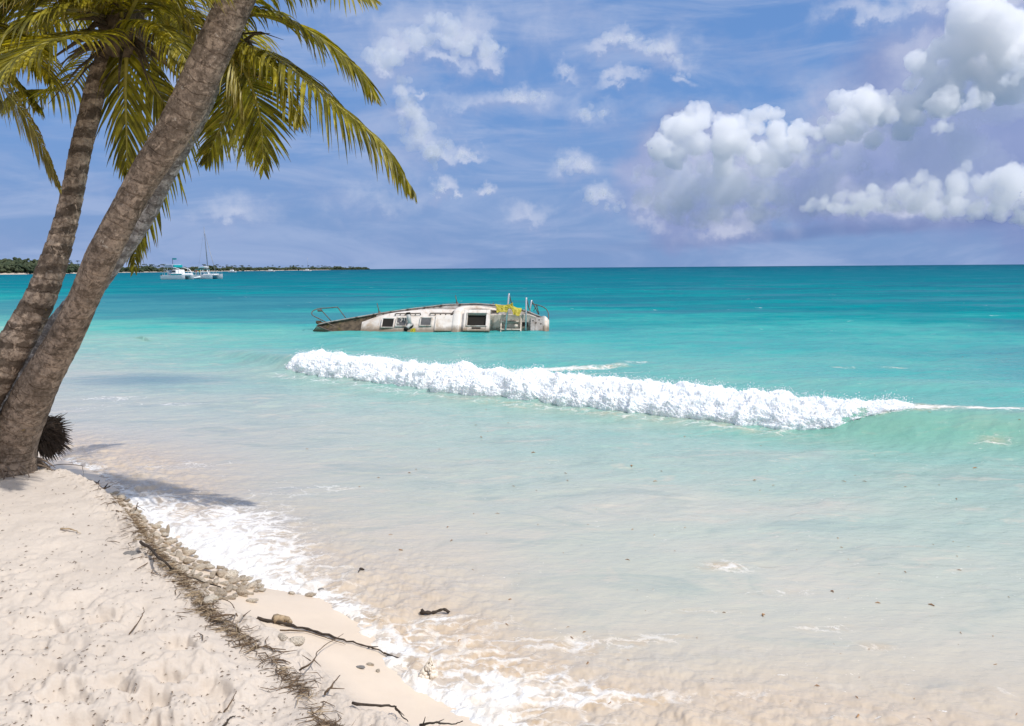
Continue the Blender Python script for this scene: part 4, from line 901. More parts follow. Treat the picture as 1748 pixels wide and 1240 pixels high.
# sliding hatch garage and moulded breakwater round it
def plate(u0, u1, y0, y1, dz, nm, mat, par=wk, th_=.05):
    us = np.linspace(u0, u1, 10); ys = np.linspace(y0, y1, 16); m_ = MB()
    top = grid(lambda u, y: on(u, y, dz + (0.0)), us, ys); m_.quadgrid(top)
    edge = [on(u0, y, dz) for y in ys] + [on(u, y1, dz) for u in us[1:]] + [on(u1, y, dz) for y in ys[::-1][1:]] + [on(u, y0, dz) for u in us[::-1][1:-1]]
    low = [e - np.array([0, 0, th_ + dz]) for e in edge]; k = len(edge); m_.add(edge + low, [(i, (i + 1) % k, k + (i + 1) % k, k + i) for i in range(k)])
    return m_.build(nm, mat, par, False)
plate(5.02, 5.72, -.42, .42, .07, 'sliding_hatch', m_wh)
def arch(u_, y_, h_, wd, nm, mat, un=5, th_=.05, lean=0, sweep=0):
    """moulding that runs over the roof from side to side"""
    m_ = MB(); vs = np.linspace(-1, 1, 40); G = []
    for (du, dh) in ((-wd, 0), (-wd * .8, h_ * .75), (-wd * .4, h_), (wd * .4, h_), (wd * .8, h_ * .9), (wd, 0)):
        row = []
        for v in vs:
            a = v * math.pi / 2; x_ = math.copysign(abs(math.sin(a)) ** .62, a) * (y_ + dh * .8); z_ = abs(math.cos(a)) ** .42 * (.46 + dh)
            row.append((u_ + du + lean * (1 - abs(v) ** 2) + sweep * max(0, v) ** 3.5, x_, shr(u_) + z_))
        G.append(row)
    m_.quadgrid(G); return m_.build(nm, mat, wk, True)
arch(6.02, 1.04, .12, .20, 'breakwater_moulding', m_wh, lean=-.14, sweep=1.5)
arch(5.80, 1.00, .03, .045, 'rubber_seal', m_sd, lean=-.14, sweep=1.3)
# companionway box with black opening
mb = MB(); zt = roofz(6.2, 0) + .17; u0_, u1_, y0_, y1_ = 6.20, 7.28, -.50, .66
a0, a1, b0_, b1_ = 6.36, 7.12, -.24, .42
G = [(u0_, a0, y0_, y1_), (a1, u1_, y0_, y1_), (a0, a1, b1_, y1_), (a0, a1, y0_, b0_)]
for (ua, ub, ya, yb) in G: mb.box(((ua + ub) / 2, (ya + yb) / 2, zt - .22), (ub - ua - .002, yb - ya - .002, .44), None, .015)
cw = mb.build('companionway', m_wh, wk)
mb = MB(); mb.box(((a0 + a1) / 2, (b0_ + b1_) / 2, zt - .26), (a1 - a0 + .02, b1_ - b0_ + .02, .3)); mb.build('opening_shade', m_bk, cw)  # solid black box in place of the shade below the companionway
mb = MB()
mb.box(((a0 + a1) / 2, b1_ + .01, zt + .025), (a1 - a0 + .1, .035, .05), None, .008); mb.box((a0 - .02, (b0_ + b1_) / 2, zt + .025), (.035, b1_ - b0_ + .06, .05), None, .008); mb.box(((a0 + a1) / 2, b0_ - .02, zt + .02), (a1 - a0 + .1, .035, .04), None, .008)
mb.build('frame', m_wh2, cw)
mb = MB(); mb.box((6.75, -.36, zt + .008), (.36, .07, .015)); mb.build('locker_slot_shade', m_bk, cw)  # black slab painted as the shade in a slot
# cockpit: coaming, seats, well
mb = MB(); cu0, cu1, cy = CK
def coam(u, s_): 
    w = CK[2] * min(1, hb(u) / 1.05)
    return w
for sg in (1, -1):
    mb.quadgrid(grid(lambda u, v: (u, sg * (coam(u, 1) + .16 - .16 * v), deckz(u, .7) + .20 * math.sin(math.pi * min(1, v * 1.0) * .5)), np.linspace(cu0 + .5, cu1, 20), np.linspace(0, 1, 6)))
    mb.quadgrid(grid(lambda u, v: (u, sg * coam(u, 1) - sg * .40 * v, deckz(u, .7) + .20 - .34 * v), np.linspace(cu0, cu1, 20), np.linspace(0, 1, 6)))
mb.build('coaming', m_ck, wk, True)
mb = MB()
mb.quadgrid(grid(lambda u, v: (u, (coam(u, 1) - .40) * v, deckz(u, .7) - .14 - .22 * (1 - v ** 4)), np.linspace(cu0, cu1, 16), np.linspace(-1, 1, 12)))
mb.add([(cu1, -.75, .25), (cu1, .75, .25), (cu1, .75, -.75), (cu1, -.75, -.75)], [(0, 1, 2, 3)]); mb.add([(cu0, -.75, .15), (cu0, .75, .15), (cu0, .75, -.75), (cu0, -.75, -.75)], [(0, 1, 2, 3)])
mb.build('cockpit_well', m_ck, wk)
mb = MB()
mb.box((7.72, .30, -.02), (.05, .9, .34)); mb.box((8.55, .25, .02), (.05, .95, .36)); mb.box((8.12, -.02, .06), (.85, .05, .26)); mb.box((8.1, .42, .10), (.7, .04, .16)); mb.box((8.35, .18, .12), (.14, .14, .2), None, .03)
mb.build('cockpit_lockers', m_ck, wk)
mb = MB(); mb.box((8.72, .26, .17), (.26, .22, .03)); mb.box((9.12, -.02, .19), (.32, .26, .03)); mb.box((8.1, .42, .125), (.5, .02, .13)); mb.build('locker_shade_panels', m_bk, wk)  # black slabs painted as the shade inside the lockers
mb = MB(); ell(mb, (7.35, -.28, .06), .16, 10, (1.2, 1, 1)); mb.tube([(7.5, -.1, -.1), (8.0, -.05, -.2), (8.5, -.15, -.15)], [.12, .10, .05], 8); mb.build('cockpit_debris', m_dk, wk, True)
mb = MB(); mb.box((9.25, .25, .19), (.62, .74, .06), None, .02); mb.build('stern_deck_plate', m_gr, wk)
for (u, y) in ((9.05, .42), (9.18, .30), (9.3, .46), (9.38, .25)): mb = MB(); mb.tube([(u, y, .215), (u, y, .235)], .028, 8); mb.build('deck_fitting', m_bk, wk, True)
mb = MB(); mb.quadgrid(grid(lambda u, v: (u, hb(u) * v * .98, shr(u) + .05 + .18 * math.sin(math.pi * (u - 9.38) / .36)), np.linspace(9.38, 9.72, 8), np.linspace(-1, 1, 16))); mb.build('stern_cap', m_wh, wk, True)
# helpers to place rails straight from the wreck's own coordinates
def inv(p_):  # world -> wreck local
    Mx = Matrix.Translation(wk.location) @ wk.rotation_euler.to_matrix().to_4x4(); return np.array(Mx.inverted() @ Vector([float(q) for q in p_]))
def WL(px, py, dY=0): return inv(D(px, py, WY + dY))
mb = MB(); pul = [WL(577, 561, -.1), WL(556, 550, -.1), WL(536, 540, .1), WL(532, 535, .4), WL(536, 530, .8), WL(545, 527, 1.0), WL(560, 526, 1.1), WL(576, 524.5, 1.2)]
mb.tube(cat(pul, 30), .022, 6); mb.tube([WL(576, 524.5, 1.2), WL(590, 543, .9)], .020, 6); mb.tube([WL(547, 528, 1.0), WL(566, 549, .8)], .020, 6); mb.tube([WL(541, 542, .1), WL(566, 556, .3)], .018, 6)
pr = mb.build('bow_pulpit', m_sd, wk, True)
mb = MB(); mb.box(WL(546, 530.5, .9), (.2, .07, .07)); mb.build('clamp', m_sd, pr)
mb = MB(); mb.box(WL(544, 550, .2), (.22, .10, .06)); mb.tube([WL(541, 551, .2), WL(552, 554, .2), WL(566, 557, .2)], [.06, .10, .08], 8); mb.tube([WL(549, 555, .1), WL(562, 561, .1)], .05, 6); mb.build('anchor_roller', m_dk, wk, True)
for (a_, b_) in (((643.5, 517.5), (647.5, 534)), ((777.5, 504), (780, 518))):
    mb = MB(); mb.tube([WL(*a_, 1.15), WL(*b_, 1.05)], [.014, .022], 6); mb.tube([WL(b_[0] - 1.5, b_[1] + .5, 1.02), WL(b_[0] + 2, b_[1] - 1, 1.02)], .05, 6); mb.build('stanchion', m_sd, wk, True)
for k, pp in enumerate([[(863, 564, -.6), (869, 501.5, .0), (873.5, 520, .6), (874, 528, .8)], [(897.5, 564, -.6), (898.5, 508.5, .0), (904, 531, .6), (911, 563, .2)], [(904.5, 532, -.1), (907.5, 513, .2), (919, 536, .7), (920, 537, .7)]]):
    mb = MB(); P_ = [WL(*q) for q in pp]
    mb.tube([P_[0], P_[1] * .97 + P_[0] * .03, P_[1]], .038 if k < 2 else .035, 8); mb.build('stern_rail_post', m_st, wk, True)
    mb = MB(); mb.tube(P_[1:], .022, 6); mb.build('stern_rail_brace', m_sd, wk, True)
mb = MB(); mb.tube(cat([WL(908, 519, .3), WL(918, 521, .6), WL(930, 526, .7), WL(936, 535, .6), WL(936, 550, .3)], 20), .02, 6); mb.tube([WL(916, 521, .6), WL(920, 537, .7)], .02, 6); mb.tube([WL(911, 531, .4), WL(917, 520, .6)], .016, 5); mb.build('stern_pushpit', m_sd, wk, True)
mb = MB(); mb.tube([WL(838, 522, .6), WL(843, 517, .8)], .012, 5); mb.tube([WL(841, 519, .7), WL(845, 519.5, .7)], .012, 5); mb.build('winch_handle', m_sd, wk, True)
mb = MB(); mb.tube([WL(639, 543, .2), WL(620, 562, -.1)], .006, 4); mb.tube([WL(590, 545, .8), WL(700, 524.5, 1.12), WL(780, 516.5, 1.12)], .006, 4); mb.build('lifeline', m_sd, wk, True)
# yellow cloth hung over the rail
mcl, t, b = material('yellow_cloth'); p = t.obj()
t.set(b.inputs['Base Color'], t.mix(t.mr(t.noise(p, 4, 5, .65), .35, .65), (.30, .25, .012), (.50, .43, .04))); b.inputs['Roughness'].default_value = .6
cl0 = D(872, 530, WY - .15); clt = empty('yellow_tarpaulin', cl0, 'crumpled yellow tarpaulin draped over the stern rail of the wrecked yacht', 'tarpaulin')
def cloth(corners, seed):
    a_, b_, c_, d_ = [D(*q) - cl0 for q in corners]; N = 26; G = []
    for i in range(N):
        u = i / (N - 1); row = []
        for j in range(N):
            v = j / (N - 1); q = (a_ * (1 - u) + b_ * u) * (1 - v) + (d_ * (1 - u) + c_ * u) * v
            w = float(fbm(u * 3.2 + seed, v * 2.2, 4, seed, .6)) * .09; sag = -.05 * math.sin(math.pi * u) * (1 - v) + .05 * float(pn(u * 4, 1.0 + seed, 3)) * v
            row.append(q + np.array([.05 * float(pn(u * 4, v * 4 + seed, 9)), w - .04, sag]))
        G.append(row)
    return G
mb = MB(); mb.quadgrid(cloth([(846, 519, WY - .2), (869, 519.5, WY - .35), (866, 533, WY - .55), (848, 533, WY - .55)], 3)); mb.quadgrid(cloth([(871, 520, WY - .25), (891, 526, WY - .25), (887, 540, WY - .7), (876, 537, WY - .6)], 8)); mb.quadgrid(cloth([(864, 520, WY - .3), (875, 516, WY - .2), (877, 528, WY - .4), (868, 527, WY - .45)], 5))
co = mb.build('cloth', mcl, clt, True); sol = co.modifiers.new('thick', 'SOLIDIFY'); sol.thickness = .012
# ================================================================ FAR SHORE
msh = flat_mat('far_beach_sand', (.55, .47, .38), .9, .1, .05); mhill = flat_mat('headland_earth', (.10, .10, .05), .95, .3, .05)
line = [(-900, 900, 14), (-300, 760, 12), (0, 745, 12), (60, 790, 13), (130, 880, 9), (180, 1050, 7), (250, 1260, 8), (330, 1500, 9), (420, 1950, 9), (520, 2700, 11), (600, 3600, 11), (632, 4300, 8)]
lw = np.array([[*D(a, 463, y)[:2], h] for a, y, h in line]); lc = cat(lw, 400)
wdir = lc[:, :2] / np.linalg.norm(lc[:, :2], axis=1)[:, None]; rad_ = np.linalg.norm(lc[:, :2], axis=1)
tp = np.linspace(0, 1, 400)
rows = []
for (o_, z_) in ((-6, -1.0), (0, .15), (5, .9), (12, 1.3), (40, 2.2), (120, 2.5), (260, -1)):
    rows.append(np.column_stack([lc[:, :2] + wdir * o_ * (rad_ / 900)[:, None], np.full(400, z_) * np.minimum(1, (1 - tp) * 30 + .05)]))
hl = gridmesh('headland', np.stack(rows, 1), 400, 7, mhill); hl['kind'] = 'structure'
rows = []
for (o_, z_) in ((-7, -.4), (-1, .35), (3, .8), (7, 1.45)): rows.append(np.column_stack([lc[:, :2] + wdir * o_ * (rad_ / 900)[:, None] - wdir * 1.0, np.full(400, z_)]))
fb_ = gridmesh('far_beach', np.stack(rows, 1)[:345], 345, 4, msh); fb_['kind'] = 'structure'
mfar, t, b = material('far_foliage'); p = t.pos()
t.set(b.inputs['Base Color'], t.mix(t.mr(t.noise(p, .12, 5, .7), .35, .65), (.032, .047, .026), (.075, .088, .048))); b.inputs['Roughness'].default_value = .8; b.inputs['Specular IOR Level'].default_value = .1
ico = bpy.data.meshes.new('tmp'); import bmesh; bm = bmesh.new(); bmesh.ops.create_icosphere(bm, subdivisions=1, radius=1); bm.to_mesh(ico); bm.free()
iv = np.array([v.co[:] for v in ico.vertices]); ifc = np.array([p_.vertices[:] for p_ in ico.polygons])
VV = []; FF = []; nb__ = 0
def clump(c, s_):
    global nb__
    V = iv * (s_ * rng.uniform(.65, 1.25, (len(iv), 1))) * np.array([1, 1, .8]) + c; VV.append(V); FF.append(ifc + nb__); nb__ += len(iv)
for k in range(7000):
    s_ = rng.uniform(0, 1) ** .8 * 395; i = int(s_); base = lc[i]; dist = rad_[i]; H = base[2] * .8 * (.72 + .5 * float(pn(i * .13, 2.0, 4))) * (1 if i < 385 else (400 - i) / 15)
    if i > 130: H *= 1.15
    z_ = rng.uniform(.05, 1) ** .7 * H; o_ = rng.uniform(4, 30) * dist / 900 + z_ * .5
    sz = rng.uniform(1.2, 2.6) * (dist / 1100) ** .55; clump(np.array([*(base[:2] + wdir[i] * o_ + rng.normal(0, 3, 2)), z_ + 1]), sz)
# left hill bulk
for k in range(2200):
    px = rng.uniform(-250, 190); env_ = float(np.interp(px, [-250, -60, 20, 60, 110, 150, 190], [15, 17, 17.5, 15.5, 13, 9, 4])); dpt = rng.uniform(0, 110); Yb = float(np.interp(px, [-300, 0, 60, 130, 190], [775, 762, 805, 895, 1080])) + dpt
    z_ = env_ * (.35 + .65 * dpt / 110) * rng.uniform(.6, 1.0); q = D(px, 463, Yb); clump(np.array([q[0], q[1], z_]), rng.uniform(1.3, 3.0))
VV = np.vstack(VV); FF = np.vstack(FF)
tag(rawmesh('far_wood', VV, FF, mfar, smooth=False), 'far dark green wood along the low headland on the horizon', 'wood', kind='stuff')
# emergent palm heads of the distant wood
mb = MB(); rd = random.Random(11)
for k in range(170):
    i = rd.randint(110, 392); base = lc[i]; H = base[2] * rd.uniform(1.0, 1.5) * (1 if i < 340 else .85); q = base[:2] + wdir[i] * rd.uniform(8, 25) * rad_[i] / 900; sc = (rad_[i] / 1100) ** .5
    mb.tube([(q[0], q[1], 1), (q[0] + .5, q[1], H)], .18 * sc, 4, False)
    for a in range(9):
        an = a * .7 + rd.random(); L_ = 2.6 * sc * rd.uniform(.7, 1.1); c_, s_ = math.cos(an), math.sin(an); w_ = .32 * sc
        P1 = [(q[0] + .5, q[1], H), (q[0] + .5 + c_ * L_ * .55, q[1] + s_ * L_ * .55, H + L_ * .3), (q[0] + .5 + c_ * L_, q[1] + s_ * L_, H - L_ * .2)]
        mb.tube(P1, [w_ * .6, w_, w_ * .2], 4, False)
tag(mb.build('far_palm_fringe', mfar), 'fringe of tiny palm heads rising above the far wood', 'wood', kind='stuff')
# ================================================================ FAR BOATS
m_bw = flat_mat('boat_white', (.80, .80, .80), .4, .03, 1); m_teal = flat_mat('boat_teal', (.0, .33, .36), .4, .1, 1); m_eng = flat_mat('engine_black', (.02, .02, .022), .5, .2, 2)
m_win = flat_mat('boat_window', (.03, .04, .05), .15, .2, 1, spec=.8); m_canv = flat_mat('canvas_blue_grey', (.38, .45, .55), .7, .1, 1); m_alu = flat_mat('alloy_spar', (.30, .31, .33), .4, .05, 1, metal=.3); m_und = flat_mat('antifouling_blue', (.01, .10, .16), .6, .1, 1)
def hullmb(L, w, h, y, bowrise=.35, mbx=None):
    mb = mbx or MB(); G = []
    for u in np.linspace(0, 1, 18):
        x = -L / 2 + L * u; ww = w / 2 * (1 if u < .55 else math.sqrt(max(0, 1 - ((u - .55) / .45) ** 2.2))) + .01; top = h + bowrise * max(0, u - .4) ** 1.5; bot = -.35 + .5 * max(0, u - .75) ** 1.2 * 2
        G.append([(x, y - ww, top), (x, y - ww * .95, top * .4), (x, y - ww * .5, bot * .7), (x, y, bot), (x, y + ww * .5, bot * .7), (x, y + ww * .95, top * .4), (x, y + ww, top), (x, y, top + .04), (x, y - ww, top)])
    mb.quadgrid(G); mb.add(G[0][:8], [tuple(range(8))]); return mb
# motor catamaran
mc0 = D(304, 477.5, 240); mc = empty('motor_catamaran', (mc0[0], 240, 0), 'white motor catamaran with teal trim and canopy, moored left of the sailing catamaran', 'boat'); mc.rotation_euler = (0, 0, R(-28))
for y in (-1.55, 1.55): 
    hullmb(9.6, 1.35, 1.15, y, .5).build('hull', m_bw, mc, True)
    mb = MB(); mb.box((-4.95, y, .35), (.35, .6, 1.5), None, .08); mb.box((-5.0, y, 1.15), (.55, .5, .5), None, .1); mb.build('outboard_engine', m_eng, mc)
mb = MB(); mb.box((-.2, 0, 1.05), (8.2, 4.2, .25), None, .05); mb.box((1.6, 0, 1.45), (5.0, 4.0, .6), None, .12); mb.build('deck', m_bw, mc)
for y in (-2.04, 2.04): mb = MB(); mb.box((1.7, y, 1.45), (4.6, .05, .42)); mb.build('teal_panel', m_teal, mc)
mb = MB(); mb.box((.2, 0, 2.2), (2.0, 3.2, 1.2), None, .15); cb = mb.build('cabin', m_bw, mc)
for y in (-1.62, 1.62): mb = MB(); mb.box((.2, y, 2.35), (1.5, .04, .55)); mb.build('window', m_win, cb)
for y in (-1.7, 1.7):
    mb = MB(); mb.tube([(4.1, y, 1.7), (2.9, y, 2.9), (1.0, y, 3.35), (-.6, y, 3.3)], .11, 6); mb.tube([(2.4, y, 1.7), (2.2, y, 3.05)], .08, 6); mb.tube([(-3.1, y, 2.9), (-1.3, y, 1.6)], .10, 6); mb.build('arch', m_bw, mc, True)
mb = MB(); mb.box((-1.6, 0, 3.5), (3.9, 3.8, .10), None, .03); mb.box((-1.9, 0, 3.95), (3.4, 3.2, .75), None, .1); mb.build('canopy', m_canv, mc)
mb = MB(); mb.box((.15, 0, 3.8), (.7, 3.0, .8), None, .15); mb.build('canopy_front', m_teal, mc)
for x in (-3.6, -2.2): 
    for y in (-1.7, 1.7): mb = MB(); mb.tube([(x, y, 1.1), (x, y, 3.5)], .06, 6); mb.build('canopy_post', m_bw, mc, True)
mb = MB(); mb.tube([(-4.3, -1.8, 1.2), (-4.3, -1.8, 2.1), (-4.3, 1.8, 2.1), (-4.3, 1.8, 1.2)], .04, 5); mb.build('stern_rail', m_bw, mc, True)
mb = MB(); mb.box((-3.2, .4, 2.0), (.9, 1.4, 1.6), None, .1); mb.build('deck_locker', m_canv, mc)
mb = MB(); mb.tube([(-1.9, 0, 4.3), (-1.9, 0, 6.2)], .06, 6); mb.build('flag_pole', m_eng, mc); mb = MB(); mb.quadgrid(grid(lambda u, v: (-1.85 + 1.7 * u, .12 * math.sin(u * 6), 6.15 - .45 * v), np.linspace(0, 1, 8), np.linspace(0, 1, 4))); mb.build('flag', m_teal, mc)
# sailing catamaran
sc0 = D(352, 475.5, 250); sc = empty('sailing_catamaran', (sc0[0], 250, 0), 'white sailing catamaran with bare tall mast, moored right of the motor boat', 'boat'); sc.rotation_euler = (0, 0, R(-30))
for y in (-1.9, 1.9): hullmb(10.2, 1.3, 1.15, y, .6).build('hull', m_bw, sc, True)
mb = MB(); mb.box((-.9, 0, 1.0), (7.0, 4.4, .22), None, .05); mb.box((2.2, 0, 1.25), (2.4, 4.2, .5), None, .12); mb.build('deck', m_bw, sc)
mb = MB(); mb.tube([(1.0, 0, 1.2), (.6, 0, 8), (.1, 0, 15.6)], [.13, .11, .06], 8); ms_ = mb.build('mast', m_alu, sc, True)
mb = MB(); mb.tube([(.75, -.4, 7), (.75, .4, 7)], .04, 5); mb.build('spreader', m_alu, ms_)
mb = MB(); mb.tube([(1.0, 0, 3.1), (-3.2, 0, 3.2)], .09, 6); mb.build('boom', m_alu, sc, True)
mb = MB(); mb.tube(cat([(1.0, 0, 3.5), (-.6, 0, 3.6), (-2.2, 0, 3.45), (-3.4, 0, 3.3)], 12), [.3, .34, .36, .33, .3, .28, .25, .22, .2, .17, .13, .08], 8); mb.build('furled_sail', m_bw, sc, True)
mb = MB(); mb.tube([(4.3, 0, 1.6), (3.3, 0, 5), (.35, 0, 13.6)], [.07, .09, .05], 6); mb.build('furled_jib', m_alu, sc, True)
mb = MB(); mb.tube([(-1.2, -2.2, 1.2), (.15, 0, 14.8)], .02, 4); mb.tube([(-1.2, 2.2, 1.2), (.15, 0, 14.8)], .02, 4); mb.build('shrouds', m_alu, sc)
mb = MB(); mb.box((-1.6, 0, 2.85), (2.6, 3.4, .10), None, .03); mb.build('bimini_top', m_teal, sc); mb = MB()
for x in (-2.8, -.4):
    for y in (-1.6, 1.6): mb.tube([(x, y, 1.1), (x, y, 2.85)], .05, 5)
for y in (-2.25, 2.25): mb.tube([(-4.3, y, 1.9), (4.6, y, 2.1)], .025, 4); 
for x in np.linspace(-4.3, 4.4, 8):
    for y in (-2.25, 2.25): mb.tube([(x, y, 1.1), (x, y, 2.0)], .025, 4)
mb.tube([(3.2, -1.6, 1.4), (2.5, -1.6, 2.6)], .12, 6); mb.build('rails', m_bw, sc)
for y in (-1.9, 1.9): mb = MB(); mb.box((-4.6, y, .75), (.5, .9, 1.1), None, .1); mb.build('stern_step', m_eng, sc)
mb = MB(); mb.box((-.5, 0, .62), (7.4, 2.6, .5)); mb.build('bridge_deck', m_und, sc)
# dinghy between them
dg0 = D(334, 475.8, 246); dg = empty('dinghy', (dg0[0], 246, 0), 'small white inflatable dinghy between the two moored catamarans', 'boat'); dg.rotation_euler = (0, 0, R(-12))
mb = MB(); mb.tube(cat([(-1.5, -.65, .35), (.4, -.65, .38), (1.4, 0, .6), (.4, .65, .38), (-1.5, .65, .35)], 24), .28, 8); mb.build('tube', m_bw, dg, True); mb = MB(); mb.box((-.3, 0, .2), (2.2, 1.0, .1)); mb.box((-.1, 0, .55), (.5, 1.0, .1)); mb.build('floor_board', m_canv, dg)
mb = MB(); mb.box((-1.7, 0, .5), (.3, .35, .9), None, .08); mb.box((-1.7, 0, 1.0), (.42, .38, .4), None, .1); mb.build('outboard_engine', m_eng, dg)
# people on the sailing catamaran
def person(loc, rz, cols, label, seated):
    me = bpy.data.meshes.new('person'); z0 = 0 if not seated else -.42
    J = [(0,0,.95),(0,0,1.2),(0,0,1.42),(0,0,1.52),(0,0,1.70),(-.18,0,1.40),(-.24,.05,1.12),(-.18,.22,.95),(.18,0,1.40),(.24,.05,1.12),(.18,.22,.95)]
    J += ([(-.1,.02,.9),(-.11,.42,.92),(-.11,.45,.48),(-.11,.58,.44),(.1,.02,.9),(.11,.42,.92),(.11,.45,.48),(.11,.58,.44)] if seated else [(-.09,0,.88),(-.11,.02,.48),(-.11,0,.06),(-.11,.16,.03),(.09,0,.88),(.12,-.02,.48),(.13,-.06,.06),(.13,.10,.03)])
    E = [(0,1),(1,2),(2,3),(3,4),(2,5),(5,6),(6,7),(2,8),(8,9),(9,10),(0,11),(11,12),(12,13),(13,14),(0,15),(15,16),(16,17),(17,18)]
    rr_ = [.15,.15,.14,.065,.12,.06,.045,.035,.06,.045,.035,.10,.075,.05,.045,.10,.075,.05,.045]
    me.from_pydata([(x, y, z + z0) for x, y, z in J], E, []); o = bpy.data.objects.new('person', me); COL.objects.link(o)
    sk = o.modifiers.new('skin', 'SKIN')
    for i, r_ in enumerate(rr_): me.skin_vertices[0].data[i].radius = (r_, r_ * .8)
    me.skin_vertices[0].data[0].use_root = True; o.modifiers.new('sub', 'SUBSURF').levels = 1
    m, t, b = material('person_cloth'); z = t.sep(t.obj())[2]; c = t.mix(t.math('GREATER_THAN', z, 1.46 + z0), cols[0], (.30, .17, .11)); c = t.mix(t.math('LESS_THAN', z, .93 + z0), c, cols[1]); c = t.mix(t.math('GREATER_THAN', z, 1.68 + z0), c, (.03, .02, .015))
    t.set(b.inputs['Base Color'], c); me.materials.append(m); o.location = loc; o.rotation_euler = (0, 0, rz); return tag(o, label, 'person', 'people aboard the sailing catamaran')
def onboat(x, y, z): 
    c_, s_ = math.cos(R(-30)), math.sin(R(-30)); return (sc.location.x + x * c_ - y * s_, sc.location.y + x * s_ + y * c_, z)
def embed_skin_root(): pass
person(onboat(-.9, -1.5, 1.12), R(160), ((.55, .50, .03), (.1, .1, .12)), 'person in a yellow top standing amidships on the sailing catamaran', False)
person(onboat(-3.2, -1.4, 1.12), R(200), ((.03, .04, .06), (.05, .05, .05)), 'person in dark clothes standing at the stern of the sailing catamaran', False)
person(onboat(.6, -1.7, 1.12), R(170), ((.6, .6, .6), (.04, .08, .2)), 'person in a white top and blue shorts near the mast foot', False)
person(onboat(-2.2, -1.7, 1.12), R(150), ((.5, .12, .08), (.3, .3, .3)), 'person in a red top on the sailing catamaran, under the teal awning', False)
for (px, py, Y_, L_, mast, lab) in ((397, 462.8, 900, 9, 6, 'tiny white boat under the far wood, nearest the sailing catamaran'), (462.5, 461.9, 1100, 12, 0, 'tiny white motorboat without a mast near the far shore'), (525, 461.5, 1200, 12, 20, 'tiny white sailboat with a tall mast, rightmost of the distant boats')):
    q = D(px, py, Y_); o = empty('distant_boat', (q[0], Y_, 0), lab, 'boat', 'distant boats moored off the far shore'); o.rotation_euler = (0, 0, R(-12))
    hullmb(L_, 3.2, 1.3, 0, .5).build('hull', m_bw, o, True); mb = MB(); mb.box((-.8, 0, 2.0), (L_ * .42, 2.4, 1.5), None, .2); mb.build('cabin', m_bw, o)
    if mast: mb = MB(); mb.tube([(.5, 0, 2), (.5, 0, mast)], .14, 6); mb.tube([(.5, 0, 3.4), (-3.2, 0, 3.4)], .22, 6); mb.build('mast', m_alu, o, True)
# ================================================================ ROCKS, DRIFTWOOD, DEBRIS
mrock, t, b = material('coral_rubble'); p = t.obj()
oi = t.n.new('ShaderNodeObjectInfo').outputs['Random']; n1 = t.noise(p, 2.2, 6, .7); v1 = t.voro(p, 7, 'F1', 0); n2 = t.noise(p, 1.2, 4, .6)
c = t.mix(oi, (.50, .41, .31), (.68, .60, .49)); c = t.mix(t.mr(n1, .5, .75, 0, .5), c, (.30, .24, .17)); c = t.mix(t.mr(v1, .10, .24, .6, 0), c, (.20, .16, .11))
c = t.mix(t.math('MULTIPLY', t.mr(n2, .60, .68), t.mr(oi, .75, .85, 0, .6)), c, (.16, .17, .035))
t.set(b.inputs['Base Color'], c); b.inputs['Roughness'].default_value = .9; b.inputs['Specular IOR Level'].default_value = .2
t.set(b.inputs['Normal'], t.bump(t.math('ADD', n1, t.math('MULTIPLY', v1, .8)), .02, .8))
mgst = flat_mat('grey_stone', (.30, .28, .26), .85, .35, 14, bumpd=.008)
mcl2 = flat_mat('dry_twig', (.13, .085, .05), .9, .35, 30); mtw2 = flat_mat('dark_branch', (.045, .032, .022), .85, .4, 30); mtw3 = flat_mat('pale_twig', (.36, .27, .17), .9, .25, 30)
bm = bmesh.new(); bmesh.ops.create_icosphere(bm, subdivisions=3, radius=1); base_v = np.array([v.co[:] for v in bm.verts]); base_f = [tuple(v.index for v in f.verts) for f in bm.faces]; bm.free()
def rockmesh(seed, sq, rough=.34, mat=mrock):
    V = []
    r_ = random.Random(seed); off = Vector((r_.uniform(0, 50), r_.uniform(0, 50), seed))
    cuts = [(Vector((r_.gauss(0, 1), r_.gauss(0, 1), r_.gauss(0, 1))).normalized(), r_.uniform(.55, .85)) for _ in range(7)]
    for v in base_v:
        v = Vector(v)
        for n_, d_ in cuts:
            e_ = v.dot(n_) - d_
            if e_ > 0: v = v - n_ * e_ * .85
        n_ = mn.fractal(v * 1.5 + off, .9, 2.1, 5); n2_ = mn.fractal(v * 6 + off, .8, 2.1, 3)
        v = v * (1 + rough * n_ + .05 * n2_); V.append((v.x * sq[0], v.y * sq[1], v.z * sq[2]))
    me = bpy.data.meshes.new('coral_stone'); me.from_pydata(V, [], base_f); me.materials.append(mat)
    for p_ in me.polygons: p_.use_smooth = True
    return me
rocks = [rockmesh(k, (1, random.uniform(.55, .85), random.uniform(.38, .6))) for k in range(16)]
def putrock(me, px, py, size, name, label, group=None, cat_='stone', rot=None, sink=.25):
    zz = .4
    for _ in range(5): w = P(px, py, zz); zz = land_z(w[0], w[1])
    w = P(px, py, zz); o = bpy.data.objects.new(name, me); COL.objects.link(o)
    o.scale = (size, size, size); o.location = (w[0], w[1], zz + size * sink); o.rotation_euler = rot or (random.uniform(-.3, .3), random.uniform(-.3, .3), random.uniform(0, 6.28)); return tag(o, label, cat_, group)
def inside(poly, x, y):
    c_ = False; j = len(poly) - 1
    for i in range(len(poly)):
        if (poly[i][1] > y) != (poly[j][1] > y) and x < (poly[j][0] - poly[i][0]) * (y - poly[i][1]) / (poly[j][1] - poly[i][1]) + poly[i][0]: c_ = not c_
        j = i
    return c_
